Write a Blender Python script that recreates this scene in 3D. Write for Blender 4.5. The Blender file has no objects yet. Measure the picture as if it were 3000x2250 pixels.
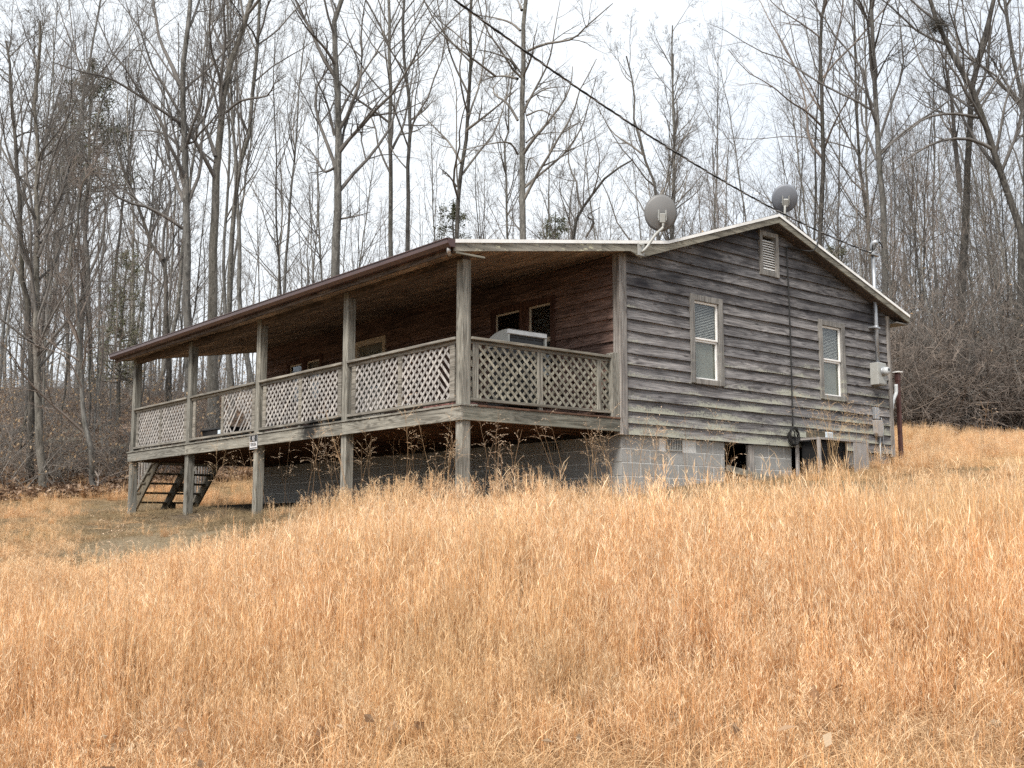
import bpy, bmesh, math, random
import numpy as np
from mathutils import Vector, Matrix

# ------------------------------------------------------------------ camera, sky, sun, exposure
SC = bpy.context.scene
F, YAW, PITCH = 3215.0, 0.6855, 0.1305          # focal length in photo pixels (3000 wide)
CAM = np.array([-11.36, -11.37, -1.36])
FW = np.array([math.sin(YAW)*math.cos(PITCH), math.cos(YAW)*math.cos(PITCH), math.sin(PITCH)])
RT = np.array([math.cos(YAW), -math.sin(YAW), 0.0])
UP = np.cross(RT, FW)
cd = bpy.data.cameras.new('camera'); cam = bpy.data.objects.new('camera', cd)
SC.collection.objects.link(cam)
cd.sensor_width = 36.0; cd.lens = F/3000*36.0; cd.clip_start = 0.1; cd.clip_end = 3000
cam.location = CAM
cam.rotation_euler = (math.pi/2 + PITCH, 0, -YAW)
SC.camera = cam

SUN_EL, SUN_AZ = math.radians(50), math.radians(246)
world = bpy.data.worlds.new('World'); SC.world = world; world.use_nodes = True
wt = world.node_tree; wt.nodes.clear()
w_out = wt.nodes.new('ShaderNodeOutputWorld'); w_bg = wt.nodes.new('ShaderNodeBackground')
w_sky = wt.nodes.new('ShaderNodeTexSky'); w_sky.sky_type = 'NISHITA'; w_sky.sun_disc = False
w_sky.sun_elevation = SUN_EL; w_sky.sun_rotation = SUN_AZ
w_bg.inputs[1].default_value = 0.1
w_tc = wt.nodes.new('ShaderNodeTexCoord'); w_map = wt.nodes.new('ShaderNodeMapping')
w_map.inputs['Scale'].default_value = (1.0, 1.0, 2.2)
w_n = wt.nodes.new('ShaderNodeTexNoise'); w_n.inputs['Scale'].default_value = 1.6
w_n.inputs['Detail'].default_value = 5; w_n.inputs['Roughness'].default_value = 0.5
w_r = wt.nodes.new('ShaderNodeValToRGB')
w_r.color_ramp.elements[0].position = 0.30; w_r.color_ramp.elements[0].color = (0.80, 0.80, 0.80, 1)
w_r.color_ramp.elements[1].position = 0.62; w_r.color_ramp.elements[1].color = (1, 1, 1, 1)
w_mix = wt.nodes.new('ShaderNodeMix'); w_mix.data_type = 'RGBA'
w_mix.inputs[7].default_value = (6.1, 6.42, 6.72, 1)      # bright overcast cloud
L = wt.links.new
L(w_tc.outputs['Generated'], w_map.inputs[0]); L(w_map.outputs[0], w_n.inputs['Vector'])
L(w_n.outputs[0], w_r.inputs[0]); L(w_r.outputs[0], w_mix.inputs[0])
L(w_sky.outputs[0], w_mix.inputs[6]); L(w_mix.outputs[2], w_bg.inputs[0]); L(w_bg.outputs[0], w_out.inputs[0])

sd = bpy.data.lights.new('sun', 'SUN'); sd.energy = 3.3; sd.angle = math.radians(20); sd.color = (1.0, 0.94, 0.86)
sun = bpy.data.objects.new('sun', sd); SC.collection.objects.link(sun)
sv = Vector((math.sin(SUN_AZ)*math.cos(SUN_EL), math.cos(SUN_AZ)*math.cos(SUN_EL), math.sin(SUN_EL)))
sun.rotation_euler = sv.to_track_quat('Z', 'Y').to_euler(); sun.location = (0, 0, 40)
vs = SC.view_settings
vs.view_transform = 'Standard'; vs.look = 'None'; vs.exposure = 0.84; vs.gamma = 1.0; vs.use_curve_mapping = False
SC.cycles.max_bounces = 5; SC.cycles.diffuse_bounces = 3; SC.cycles.transmission_bounces = 4
SC.cycles.transparent_max_bounces = 6
SC.cycles.adaptive_threshold = 0.02
SC.cycles.use_denoising = False

# ------------------------------------------------------------------ helpers
COL = SC.collection
WLOC = {}
def ray(u, v): return FW + RT*((u-1500)/F) + UP*((1125-v)/F)
def at(u, v, d): return CAM + ray(u, v)*d
HR = ray(1500, 1125 + F*math.tan(PITCH))
def hdir(u): return ray(u, 1125 + F*math.tan(PITCH))
def column(u, d):                      # ground position under photo column u at depth d
    p = CAM + hdir(u)*d
    return p[0], p[1]
def to_ud(x, y):
    dx, dy = x-CAM[0], y-CAM[1]
    fx, fy = math.sin(YAW), math.cos(YAW)
    dep = dx*fx + dy*fy
    lat = dx*RT[0] + dy*RT[1]
    return 1500 + F/math.cos(PITCH)*lat/np.maximum(dep, 0.01), dep*math.cos(PITCH)+0.0

def tag(o, label=None, cat=None, group=None, kind=None):
    if label: o['label'] = label
    if cat: o['category'] = cat
    if group: o['group'] = group
    if kind: o['kind'] = kind
    return o
def link(o, parent=None, loc=(0, 0, 0)):
    COL.objects.link(o)
    WLOC[o.name] = np.array(loc, float)
    if parent is not None:
        o.parent = parent
        o.location = Vector(np.array(loc, float) - WLOC[parent.name])
    else:
        o.location = Vector(loc)
    return o
def empty(name, loc, parent=None):
    o = bpy.data.objects.new(name, None); o.empty_display_size = 0.1
    return link(o, parent, loc)
def fast_mesh(name, V, faces_list, mat=None, smooth=False):
    """V (N,3); faces_list: list of int arrays (M,k)."""
    me = bpy.data.meshes.new(name)
    V = np.asarray(V, np.float32)
    faces_list = [np.asarray(f, np.int32) for f in faces_list if len(f)]
    nl = sum(f.size for f in faces_list); nf = sum(len(f) for f in faces_list)
    me.vertices.add(len(V)); me.vertices.foreach_set('co', V.ravel())
    me.loops.add(nl); me.loops.foreach_set('vertex_index', np.concatenate([f.ravel() for f in faces_list]))
    me.polygons.add(nf)
    tot = np.concatenate([np.full(len(f), f.shape[1], np.int32) for f in faces_list])
    st = np.zeros(nf, np.int32); st[1:] = np.cumsum(tot)[:-1]
    me.polygons.foreach_set('loop_start', st); me.polygons.foreach_set('loop_total', tot)
    me.polygons.foreach_set('use_smooth', np.full(nf, bool(smooth)))
    me.update(calc_edges=True)
    if mat: me.materials.append(mat)
    return me
def mesh_obj(name, me, parent=None, loc=(0, 0, 0)):
    return link(bpy.data.objects.new(name, me), parent, loc)
def bm_obj(name, bm, mat, parent=None, loc=(0, 0, 0), smooth=False):
    me = bpy.data.meshes.new(name); bm.normal_update(); bm.to_mesh(me); bm.free()
    if mat: me.materials.append(mat)
    if smooth:
        me.polygons.foreach_set('use_smooth', np.ones(len(me.polygons), bool))
    return mesh_obj(name, me, parent, loc)
_boxcache = {}
def box_mesh(sx, sy, sz, mat, bevel):
    key = (round(sx, 4), round(sy, 4), round(sz, 4), mat.name if mat else '', bevel)
    if key in _boxcache: return _boxcache[key]
    bm = bmesh.new(); bmesh.ops.create_cube(bm, size=1.0)
    bmesh.ops.scale(bm, vec=(sx, sy, sz), verts=bm.verts)
    if bevel > 0:
        bmesh.ops.bevel(bm, geom=list(bm.edges), offset=min(bevel, 0.3*min(sx, sy, sz)), segments=1, affect='EDGES')
    me = bpy.data.meshes.new('box'); bm.to_mesh(me); bm.free()
    if mat: me.materials.append(mat)
    _boxcache[key] = me
    return me
def box(name, x0, x1, y0, y1, z0, z1, mat, parent=None, bevel=0.004):
    me = box_mesh(x1-x0, y1-y0, z1-z0, mat, bevel)
    return mesh_obj(name, me, parent, ((x0+x1)/2, (y0+y1)/2, (z0+z1)/2))
def beam_between(name, p, q, w, h, mat, parent=None, bevel=0.004, upv=(0, 0, 1)):
    """Rectangular bar from p to q: w across, h along upv."""
    p = np.array(p, float); q = np.array(q, float); d = q-p; Ln = np.linalg.norm(d); d = d/Ln
    s = np.cross(d, upv); s /= np.linalg.norm(s); u = np.cross(s, d)
    bm = bmesh.new(); bmesh.ops.create_cube(bm, size=1.0)
    bmesh.ops.scale(bm, vec=(Ln, w, h), verts=bm.verts)
    if bevel > 0: bmesh.ops.bevel(bm, geom=list(bm.edges), offset=min(bevel, 0.3*min(w, h)), segments=1, affect='EDGES')
    M = Matrix(((d[0], s[0], u[0], 0), (d[1], s[1], u[1], 0), (d[2], s[2], u[2], 0), (0, 0, 0, 1)))
    bmesh.ops.transform(bm, matrix=M, verts=bm.verts)
    return bm_obj(name, bm, mat, parent, (p+q)/2)
def prism(name, poly, axis, a0, a1, mat, parent=None, bevel=0.0):
    """poly: list of (h, z) in the plane across axis ('y': h = x; 'x': h = y), extruded along axis."""
    poly = np.array(poly, float); n = len(poly)
    c = np.array([poly[:, 0].mean(), (a0+a1)/2, poly[:, 1].mean()])
    V = []
    for a in (a0, a1):
        for h, z in poly:
            V.append((h-c[0], a-c[1], z-c[2]))
    V = np.array(V)
    loc = c.copy()
    if axis == 'x':
        V = V[:, [1, 0, 2]]; loc = np.array([c[1], c[0], c[2]])
    bm = bmesh.new(); vs_ = [bm.verts.new(v) for v in V]
    bm.faces.new(vs_[:n]); bm.faces.new(vs_[n:][::-1])
    for i in range(n):
        j = (i+1) % n
        bm.faces.new((vs_[i], vs_[n+i], vs_[n+j], vs_[j]))
    bmesh.ops.recalc_face_normals(bm, faces=bm.faces)
    if bevel > 0: bmesh.ops.bevel(bm, geom=list(bm.edges), offset=bevel, segments=1, affect='EDGES')
    return bm_obj(name, bm, mat, parent, loc)
def ring_tube(pts, radii, k=8, closed_ends=True):
    pts = np.asarray(pts, float); n = len(pts); radii = np.broadcast_to(radii, (n,))
    T = np.gradient(pts, axis=0); T /= np.linalg.norm(T, axis=1)[:, None]
    ref = np.array([0.31, 0.17, 0.93]) if abs(T[0][2]) < 0.9 else np.array([0.9, 0.3, 0.1])
    S = np.cross(T, ref); S /= np.linalg.norm(S, axis=1)[:, None]
    Bn = np.cross(T, S)
    a = np.linspace(0, 2*np.pi, k, endpoint=False)
    V = pts[:, None] + radii[:, None, None]*(np.cos(a)[None, :, None]*S[:, None] + np.sin(a)[None, :, None]*Bn[:, None])
    V = V.reshape(-1, 3)
    i = np.arange(n-1)[:, None]*k; j = np.arange(k)[None]; j2 = (j+1) % k
    Q = np.stack([i+j, i+j2, i+k+j2, i+k+j], -1).reshape(-1, 4)
    fl = [Q]
    if closed_ends:
        fl.append(np.arange(k)[None, ::-1]); fl.append((np.arange(k)+(n-1)*k)[None])
    return V, fl
def tube(name, pts, r, mat, parent=None, k=8, smooth=True):
    pts = np.asarray(pts, float); c = pts.mean(0)
    V, fl = ring_tube(pts-c, r, k)
    return mesh_obj(name, fast_mesh(name, V, fl, mat, smooth), parent, c)
def smooth_path(P, n):
    P = np.asarray(P, float)
    if len(P) < 3:
        t = np.linspace(0, 1, n)[:, None]; return P[0]*(1-t)+P[-1]*t
    seg = np.r_[0, np.cumsum(np.linalg.norm(np.diff(P, axis=0), axis=1))]
    Q = np.vstack([2*P[0]-P[1], P, 2*P[-1]-P[-2]])
    out = []
    for s in np.linspace(0, seg[-1], n):
        i = min(max(np.searchsorted(seg, s, 'right')-1, 0), len(P)-2)
        t = (s-seg[i])/max(seg[i+1]-seg[i], 1e-9)
        p0, p1, p2, p3 = Q[i], Q[i+1], Q[i+2], Q[i+3]
        out.append(0.5*((2*p1)+(-p0+p2)*t+(2*p0-5*p1+4*p2-p3)*t*t+(-p0+3*p1-3*p2+p3)*t**3))
    return np.array(out)

# ------------------------------------------------------------------ materials
class NT:
    def __init__(s, name):
        s.m = bpy.data.materials.new(name); s.m.use_nodes = True
        s.t = s.m.node_tree; s.t.nodes.clear()
        s.out = s.n('ShaderNodeOutputMaterial')
    def n(s, typ, **kw):
        nd = s.t.nodes.new(typ)
        for k, v in kw.items(): setattr(nd, k, v)
        return nd
    def l(s, a, b): s.t.links.new(a, b)
    def noise(s, vec, scale, detail=4, rough=0.55, dist=0.0):
        n = s.n('ShaderNodeTexNoise'); n.inputs['Scale'].default_value = scale
        n.inputs['Detail'].default_value = detail; n.inputs['Roughness'].default_value = rough
        n.inputs['Distortion'].default_value = dist
        if vec is not None: s.l(vec, n.inputs['Vector'])
        return n.outputs[0]
    def ramp(s, fac, stops):
        r = s.n('ShaderNodeValToRGB'); e = r.color_ramp.elements
        while len(e) < len(stops): e.new(0.5)
        for el, (p, c) in zip(e, stops):
            el.position = p; el.color = tuple(c)+(1,) if len(c) == 3 else c
        s.l(fac, r.inputs[0]); return r.outputs[0]
    def mapr(s, v, a, b, c=0.0, d=1.0):
        m = s.n('ShaderNodeMapRange'); m.inputs[1].default_value = a; m.inputs[2].default_value = b
        m.inputs[3].default_value = c; m.inputs[4].default_value = d
        s.l(v, m.inputs[0]); return m.outputs[0]
    def math(s, op, a, b=None):
        m = s.n('ShaderNodeMath', operation=op)
        for i, x in enumerate((a, b)):
            if x is None: continue
            if isinstance(x, (int, float)): m.inputs[i].default_value = x
            else: s.l(x, m.inputs[i])
        return m.outputs[0]
    def mix(s, fac, a, b, mode='MIX'):
        m = s.n('ShaderNodeMix', data_type='RGBA', blend_type=mode)
        for sock, x in ((m.inputs[0], fac), (m.inputs[6], a), (m.inputs[7], b)):
            if isinstance(x, (int, float)): sock.default_value = x
            elif isinstance(x, tuple): sock.default_value = x if len(x) == 4 else x+(1,)
            else: s.l(x, sock)
        return m.outputs[2]
    def vmul(s, v, vec):
        m = s.n('ShaderNodeVectorMath', operation='MULTIPLY'); s.l(v, m.inputs[0]); m.inputs[1].default_value = vec
        return m.outputs[0]
    def pos(s, rnd=0.0):
        g = s.n('ShaderNodeNewGeometry').outputs['Position']
        if not rnd: return g
        o = s.n('ShaderNodeObjectInfo').outputs['Random']
        c = s.n('ShaderNodeCombineXYZ')
        for i, k in enumerate((17.0, 31.0, 53.0)): s.l(s.math('MULTIPLY', o, k*rnd), c.inputs[i])
        a = s.n('ShaderNodeVectorMath', operation='ADD'); s.l(g, a.inputs[0]); s.l(c.outputs[0], a.inputs[1])
        return a.outputs[0]
    def bump(s, h, strength=0.3, dist=0.01):
        b = s.n('ShaderNodeBump'); b.inputs['Strength'].default_value = strength; b.inputs['Distance'].default_value = dist
        s.l(h, b.inputs['Height']); return b.outputs[0]
    def pbr(s, col, rough=0.8, metal=0.0, normal=None, spec=0.3):
        p = s.n('ShaderNodeBsdfPrincipled')
        if isinstance(col, tuple): p.inputs['Base Color'].default_value = col+(1,)
        else: s.l(col, p.inputs['Base Color'])
        if isinstance(rough, (int, float)): p.inputs['Roughness'].default_value = rough
        else: s.l(rough, p.inputs['Roughness'])
        p.inputs['Metallic'].default_value = metal; p.inputs['Specular IOR Level'].default_value = spec
        if normal is not None: s.l(normal, p.inputs['Normal'])
        s.l(p.outputs[0], s.out.inputs[0]); return s.m

def wood(name, axis, cols, knots=0.5, lichen=0.0, mildew=0.0, var=0.35, scorch=None, grain=1.0, spots=()):
    t = NT(name); P = t.pos(1.0); G = t.pos()
    al, ac = 1.1*grain, 26.0*grain
    sc = {'x': (al, ac, ac), 'y': (ac, al, ac), 'z': (ac, ac, al)}[axis]
    g1 = t.noise(t.vmul(P, sc), 1.0, 6, 0.6, 0.6)
    sc2 = {'x': (0.5, 7, 7), 'y': (7, 0.5, 7), 'z': (7, 7, 0.5)}[axis]
    g2 = t.noise(t.vmul(P, sc2), 1.0, 3, 0.5, 1.2)
    wv = t.math('FRACT', t.math('MULTIPLY', g2, 9.0))                 # growth rings opening into cathedrals
    rings = t.math('ABSOLUTE', t.math('SUBTRACT', wv, 0.5))
    h = t.math('ADD', t.math('MULTIPLY', g1, 0.72), t.math('MULTIPLY', rings, 0.5))
    col = t.ramp(h, [(0.30, cols[0]), (0.50, cols[1]), (0.72, cols[2])])
    # blotches and per-piece difference
    bl = t.noise(t.vmul(P, (1.3, 1.3, 2.0)), 1.0, 4, 0.6)
    col = t.mix(1.0, col, t.ramp(bl, [(0.32, (1-var, 1-var, 1-var*0.95)), (0.68, (1+var*0.55,)*3)]), 'MULTIPLY')
    rnd = t.n('ShaderNodeObjectInfo').outputs['Random']
    col = t.mix(1.0, col, t.ramp(rnd, [(0.0, (0.82, 0.82, 0.83)), (1.0, (1.14, 1.12, 1.10))]), 'MULTIPLY')
    if knots:
        v = t.n('ShaderNodeTexVoronoi'); v.inputs['Scale'].default_value = 1.0
        ks = {'x': (2.2, 7, 9), 'y': (7, 2.2, 9), 'z': (9, 7, 2.2)}[axis]
        t.l(t.vmul(P, ks), v.inputs['Vector'])
        k = t.mapr(v.outputs['Distance'], 0.06, 0.17, knots, 0.0)
        col = t.mix(k, col, (cols[0][0]*0.35, cols[0][1]*0.33, cols[0][2]*0.33))
    sep = t.n('ShaderNodeSeparateXYZ'); t.l(G, sep.inputs[0])
    if mildew:
        n = t.noise(t.vmul(G, (0.55, 0.55, 1.1)), 1.0, 5, 0.65)
        n2 = t.noise(t.vmul(P, (1.3, 1.3, 5.0)), 1.0, 5, 0.6)
        hi = t.mapr(sep.outputs[2], 0.6, 3.6, -0.14, 0.13)
        m = t.math('ADD', t.math('ADD', t.math('MULTIPLY', n, 0.65), t.math('MULTIPLY', n2, 0.4)), hi)
        col = t.mix(t.mapr(m, 0.52, 0.72, 0.0, mildew), col, (0.020, 0.019, 0.023))
    for (sx_, sy_, sz_, sr_) in spots:                       # mildew blooms
        d = t.n('ShaderNodeVectorMath', operation='DISTANCE'); t.l(t.vmul(G, (0.6, 1, 1.5)), d.inputs[0])
        d.inputs[1].default_value = (sx_*0.6, sy_, sz_*1.5)
        m = t.math('SUBTRACT', d.outputs['Value'], t.math('MULTIPLY', t.noise(t.vmul(G, (3, 3, 7)), 1.0, 5, 0.65), sr_*1.3))
        col = t.mix(t.mapr(m, -sr_*0.55, sr_*0.45, 0.9, 0.0), col, (0.018, 0.017, 0.022))
    if lichen:
        n = t.noise(t.vmul(P, (0.7, 0.7, 2.2)), 1.0, 5, 0.6)
        n2 = t.noise(P, 42.0, 3, 0.7)
        lo = t.mapr(sep.outputs[2], 0.0, 2.1, 0.15, -0.16)
        fr_ = t.math('FRACT', t.math('DIVIDE', t.math('ADD', sep.outputs[2], 8.66), 0.1732))
        edge = t.mapr(fr_, 0.05, 0.75, 0.07, -0.10)           # thickest near each lower edge
        m = t.math('ADD', t.math('ADD', n, t.math('ADD', lo, edge)), t.math('MULTIPLY', t.math('SUBTRACT', n2, 0.5), 0.55))
        col = t.mix(t.mapr(m, 0.56, 0.70, 0.0, lichen), col, (0.36, 0.365, 0.295))
    if scorch:
        d = t.n('ShaderNodeVectorMath', operation='DISTANCE'); t.l(t.vmul(G, (1, 1, 1.6)), d.inputs[0])
        d.inputs[1].default_value = (scorch[0], scorch[1], scorch[2]*1.6)
        n = t.noise(G, 9.0, 4, 0.6)
        m = t.math('SUBTRACT', d.outputs['Value'], t.math('MULTIPLY', n, 0.5))
        col = t.mix(t.mapr(m, -0.10, 0.16, 0.95, 0.0), col, (0.012, 0.012, 0.012))
    return t.pbr(col, 0.86, 0, t.bump(h, 0.45, 0.006), 0.22)

def plain(name, col, rough=0.6, metal=0.0, nscale=12, var=0.12, spec=0.3, dirt=0.0, dirtcol=(0.1, 0.08, 0.05)):
    t = NT(name); P = t.pos(1.0)
    n = t.noise(P, nscale, 5, 0.6)
    c = t.mix(1.0, col, t.ramp(n, [(0.3, (1-var,)*3), (0.7, (1+var,)*3)]), 'MULTIPLY')
    if dirt:
        n2 = t.noise(P, nscale*0.35, 6, 0.7)
        c = t.mix(t.mapr(n2, 0.48, 0.72, 0.0, dirt), c, dirtcol)
    return t.pbr(c, rough, metal, t.bump(n, 0.08, 0.004), spec)

M = {}
G_D, G_M, G_L = (0.070, 0.067, 0.069), (0.168, 0.162, 0.163), (0.285, 0.278, 0.276)
M['siding'] = wood('weathered_siding', 'x', (G_D, G_M, G_L), 0.8, 0.75, 0.85, 0.3, spots=((0.45, 0, 2.32, 0.30), (6.15, 0, 2.48, 0.36), (3.2, 0, 3.55, 0.3), (6.62, 0, 1.0, 0.22)))
M['porch_siding'] = wood('brown_siding', 'y', ((0.075, 0.047, 0.039), (0.185, 0.120, 0.098), (0.285, 0.198, 0.168)), 0.85, 0, 0.4, 0.3)
P3 = ((0.095, 0.090, 0.076), (0.215, 0.208, 0.180), (0.325, 0.318, 0.282))
M['post'] = wood('weathered_post', 'z', P3, 0.6, 0, 0, 0.25, grain=0.7)
M['beam_x'] = wood('weathered_beam_x_shaded', 'x', ((0.085, 0.082, 0.066), (0.185, 0.180, 0.148), (0.275, 0.268, 0.228)), 0.6, 0.12, 0.0, 0.35, grain=0.6)  # darker copy of the front beam wood, shaded side painted into the colour
M['beam_y'] = wood('weathered_beam_y', 'y', P3, 0.6, 0, 0, 0.25, scorch=(-2.95, 3.95, 0.16), grain=0.6)
M['rail_y'] = wood('weathered_rail_y', 'y', ((0.10, 0.092, 0.078), (0.21, 0.196, 0.168), (0.31, 0.295, 0.262)), 0.4, 0, 0, 0.3, scorch=(-2.95, 3.95, 0.22))
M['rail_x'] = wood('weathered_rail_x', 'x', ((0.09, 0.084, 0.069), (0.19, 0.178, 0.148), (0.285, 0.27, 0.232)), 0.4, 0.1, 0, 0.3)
M['corner'] = wood('grey_corner_board', 'z', ((0.11, 0.10, 0.092), (0.25, 0.235, 0.22), (0.37, 0.355, 0.33)), 0.5, 0, 0.1, 0.3)
M['trim'] = wood('grey_trim', 'z', ((0.12, 0.115, 0.105), (0.215, 0.208, 0.195), (0.31, 0.30, 0.28)), 0.3, 0.5, 0, 0.3)
M['brown_trim'] = wood('brown_trim', 'z', ((0.045, 0.022, 0.016), (0.10, 0.052, 0.038), (0.16, 0.09, 0.068)), 0.3, 0, 0, 0.25)
M['fascia'] = wood('lichen_fascia', 'x', ((0.10, 0.092, 0.075), (0.23, 0.22, 0.18), (0.33, 0.315, 0.265)), 0.4, 0, 0.0, 0.4)
M['ceiling'] = wood('porch_ceiling', 'y', ((0.11, 0.082, 0.064), (0.32, 0.25, 0.195), (0.46, 0.375, 0.305)), 0.2, 0, 0.6, 0.4)
M['dark_wood'] = wood('dark_joist', 'x', ((0.05, 0.03, 0.02), (0.11, 0.065, 0.045), (0.17, 0.10, 0.07)), 0.3, 0, 0, 0.3)
M['eave'] = wood('rough_eave', 'y', ((0.035, 0.026, 0.021), (0.095, 0.070, 0.054), (0.18, 0.14, 0.11)), 0.2, 0, 0.4, 0.4)
M['soffit'] = wood('grey_soffit', 'x', ((0.040, 0.034, 0.032), (0.090, 0.077, 0.072), (0.145, 0.125, 0.117)), 0.2, 0, 0, 0.3)
M['stair'] = wood('old_stair_wood', 'x', ((0.05, 0.045, 0.035), (0.13, 0.115, 0.085), (0.22, 0.195, 0.15)), 0.3, 0, 0, 0.4)
M['lattice'] = wood('pale_lattice', 'z', ((0.18, 0.17, 0.16), (0.34, 0.328, 0.312), (0.47, 0.455, 0.435)), 0.0, 0, 0, 0.25)
M['lattice_x'] = wood('lichen_lattice', 'z', ((0.13, 0.125, 0.095), (0.255, 0.245, 0.20), (0.38, 0.37, 0.31)), 0.0, 0, 0, 0.45)
M['white'] = plain('white_vinyl', (0.78, 0.77, 0.75), 0.35, 0, 6, 0.06, 0.5, 0.25, (0.45, 0.42, 0.36))
M['cream'] = plain('cream_frame', (0.60, 0.53, 0.43), 0.5, 0, 6, 0.08, 0.4)
M['drip'] = plain('white_drip_edge', (0.80, 0.80, 0.78), 0.4, 0.0, 5, 0.1, 0.5, 0.35, (0.35, 0.33, 0.28))
M['gutter'] = plain('brown_gutter', (0.060, 0.030, 0.026), 0.35, 0.0, 3, 0.2, 0.5, 0.3, (0.09, 0.06, 0.045))
M['shingle'] = plain('dark_shingle', (0.035, 0.030, 0.030), 0.9, 0, 30, 0.3)
M['mortar'] = plain('mortar', (0.58, 0.58, 0.56), 0.9, 0, 30, 0.15)
M['hollow_shade'] = plain('dark_core', (0.03, 0.025, 0.022), 0.95)  # near-black colour stands in for the unlit inside behind windows and slots
M['galv'] = plain('galvanised_steel', (0.33, 0.345, 0.365), 0.45, 0.6, 14, 0.15, 0.5)
M['greybox'] = plain('grey_painted_steel', (0.31, 0.315, 0.30), 0.45, 0.0, 8, 0.08, 0.5, 0.2, (0.25, 0.22, 0.18))
M['dish'] = plain('grey_dish', (0.155, 0.155, 0.155), 0.5, 0.0, 4, 0.07, 0.4)
M['dish2'] = plain('blue_grey_dish', (0.185, 0.20, 0.23), 0.5, 0.0, 4, 0.08, 0.4)
M['black'] = plain('black_plastic', (0.012, 0.012, 0.013), 0.45, 0, 10, 0.2, 0.4)
M['cable'] = plain('black_cable', (0.018, 0.018, 0.018), 0.6, 0, 10, 0.2)
M['alum'] = plain('bare_aluminium', (0.42, 0.41, 0.40), 0.45, 0.7, 20, 0.15)
M['rust'] = plain('rusty_paint', (0.085, 0.040, 0.036), 0.7, 0.1, 9, 0.35, 0.3, 0.5, (0.06, 0.035, 0.028))
M['pvc'] = plain('grey_pvc', (0.42, 0.44, 0.45), 0.4, 0, 8, 0.05, 0.5)
M['silver'] = plain('dull_silver_lid', (0.48, 0.47, 0.455), 0.35, 0.55, 7, 0.18, 0.5, 0.25, (0.3, 0.27, 0.24))
M['grey_lid'] = plain('grey_lid_side', (0.40, 0.40, 0.37), 0.5, 0.1, 6, 0.12)
M['sign_black'] = plain('sign_black', (0.010, 0.012, 0.012), 0.5)
M['sign_white'] = plain('sign_white', (0.62, 0.62, 0.64), 0.5, 0, 20, 0.1)
M['pink'] = plain('faded_pink_box', (0.42, 0.22, 0.20), 0.8, 0, 25, 0.4)
M['bluelabel'] = plain('pale_blue_label', (0.55, 0.63, 0.70), 0.6, 0, 30, 0.2)
M['stone'] = plain('mossy_stone', (0.14, 0.13, 0.10), 0.9, 0, 9, 0.4)
M['ply'] = plain('grey_sheet_panel', (0.29, 0.275, 0.265), 0.7, 0, 6, 0.15, 0.3, 0.3, (0.25, 0.2, 0.17))
M['curtain'] = plain('grey_curtain', (0.21, 0.215, 0.19), 0.9, 0, 3, 0.1)
M['blind'] = plain('white_blind', (0.86, 0.86, 0.83), 0.6, 0, 6, 0.06)
M['darkblind'] = plain('grey_blind', (0.30, 0.31, 0.29), 0.6, 0, 6, 0.06)

def block_material():
    t = NT('concrete_block'); P = t.pos(1.0)
    n = t.noise(P, 60, 4, 0.7); n2 = t.noise(P, 2.2, 5, 0.6)
    c = t.ramp(n, [(0.3, (0.275, 0.275, 0.270)), (0.7, (0.325, 0.325, 0.318))])
    c = t.mix(1.0, c, t.ramp(n2, [(0.3, (0.88, 0.875, 0.85)), (0.7, (1.07, 1.07, 1.07))]), 'MULTIPLY')
    rnd = t.n('ShaderNodeObjectInfo').outputs['Random']
    c = t.mix(1.0, c, t.ramp(rnd, [(0, (0.965,)*3), (1, (1.03,)*3)]), 'MULTIPLY')
    return t.pbr(c, 0.9, 0, t.bump(n, 0.4, 0.004), 0.2)
M['block'] = block_material()

def fascia_front():
    t = NT('peeling_fascia'); P = t.pos(0.0)
    g = t.noise(t.vmul(P, (1.2, 30, 30)), 1.0, 6, 0.6, 0.5)
    c = t.ramp(g, [(0.3, (0.10, 0.09, 0.075)), (0.5, (0.24, 0.225, 0.19)), (0.72, (0.36, 0.34, 0.29))])
    n = t.noise(t.vmul(P, (5, 5, 14)), 1.0, 5, 0.6)
    sep = t.n('ShaderNodeSeparateXYZ'); t.l(P, sep.inputs[0])
    w = t.mapr(sep.outputs[0], -2.4, -0.9, 0.0, 0.16)
    n3 = t.math('ADD', n, w)
    c = t.mix(t.mapr(n3, 0.66, 0.70, 0.0, 0.85), c, (0.50, 0.49, 0.36))
    n4 = t.noise(t.vmul(P, (6, 6, 22)), 1.3, 4, 0.6)
    c = t.mix(t.mapr(n4, 0.60, 0.66, 0.0, 0.9), c, (0.03, 0.028, 0.026))
    return t.pbr(c, 0.85, 0, t.bump(g, 0.4, 0.005), 0.2)
M['fascia_front'] = fascia_front()

def glass_material(name, tint, refl):
    t = NT(name)
    tr = t.n('ShaderNodeBsdfTransparent'); tr.inputs[0].default_value = tint+(1,)
    gl = t.n('ShaderNodeBsdfGlossy'); gl.inputs['Roughness'].default_value = 0.03; gl.inputs[0].default_value = (0.9, 0.95, 1.0, 1)
    fr = t.n('ShaderNodeFresnel'); fr.inputs[0].default_value = 1.5
    front = t.math('SUBTRACT', 1.0, t.n('ShaderNodeNewGeometry').outputs['Backfacing'])
    m = t.n('ShaderNodeMixShader'); t.l(t.math('MULTIPLY', t.math('MINIMUM', t.math('ADD', t.math('MULTIPLY', fr.outputs[0], 1.2), refl), 0.9), front), m.inputs[0])
    t.l(tr.outputs[0], m.inputs[1]); t.l(gl.outputs[0], m.inputs[2]); t.l(m.outputs[0], t.out.inputs[0])
    return t.m
M['glass'] = glass_material('window_glass', (0.95, 0.96, 0.95), 0.0)
M['glass_dark'] = glass_material('dark_window_glass', (0.10, 0.14, 0.20), 0.02)

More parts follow.
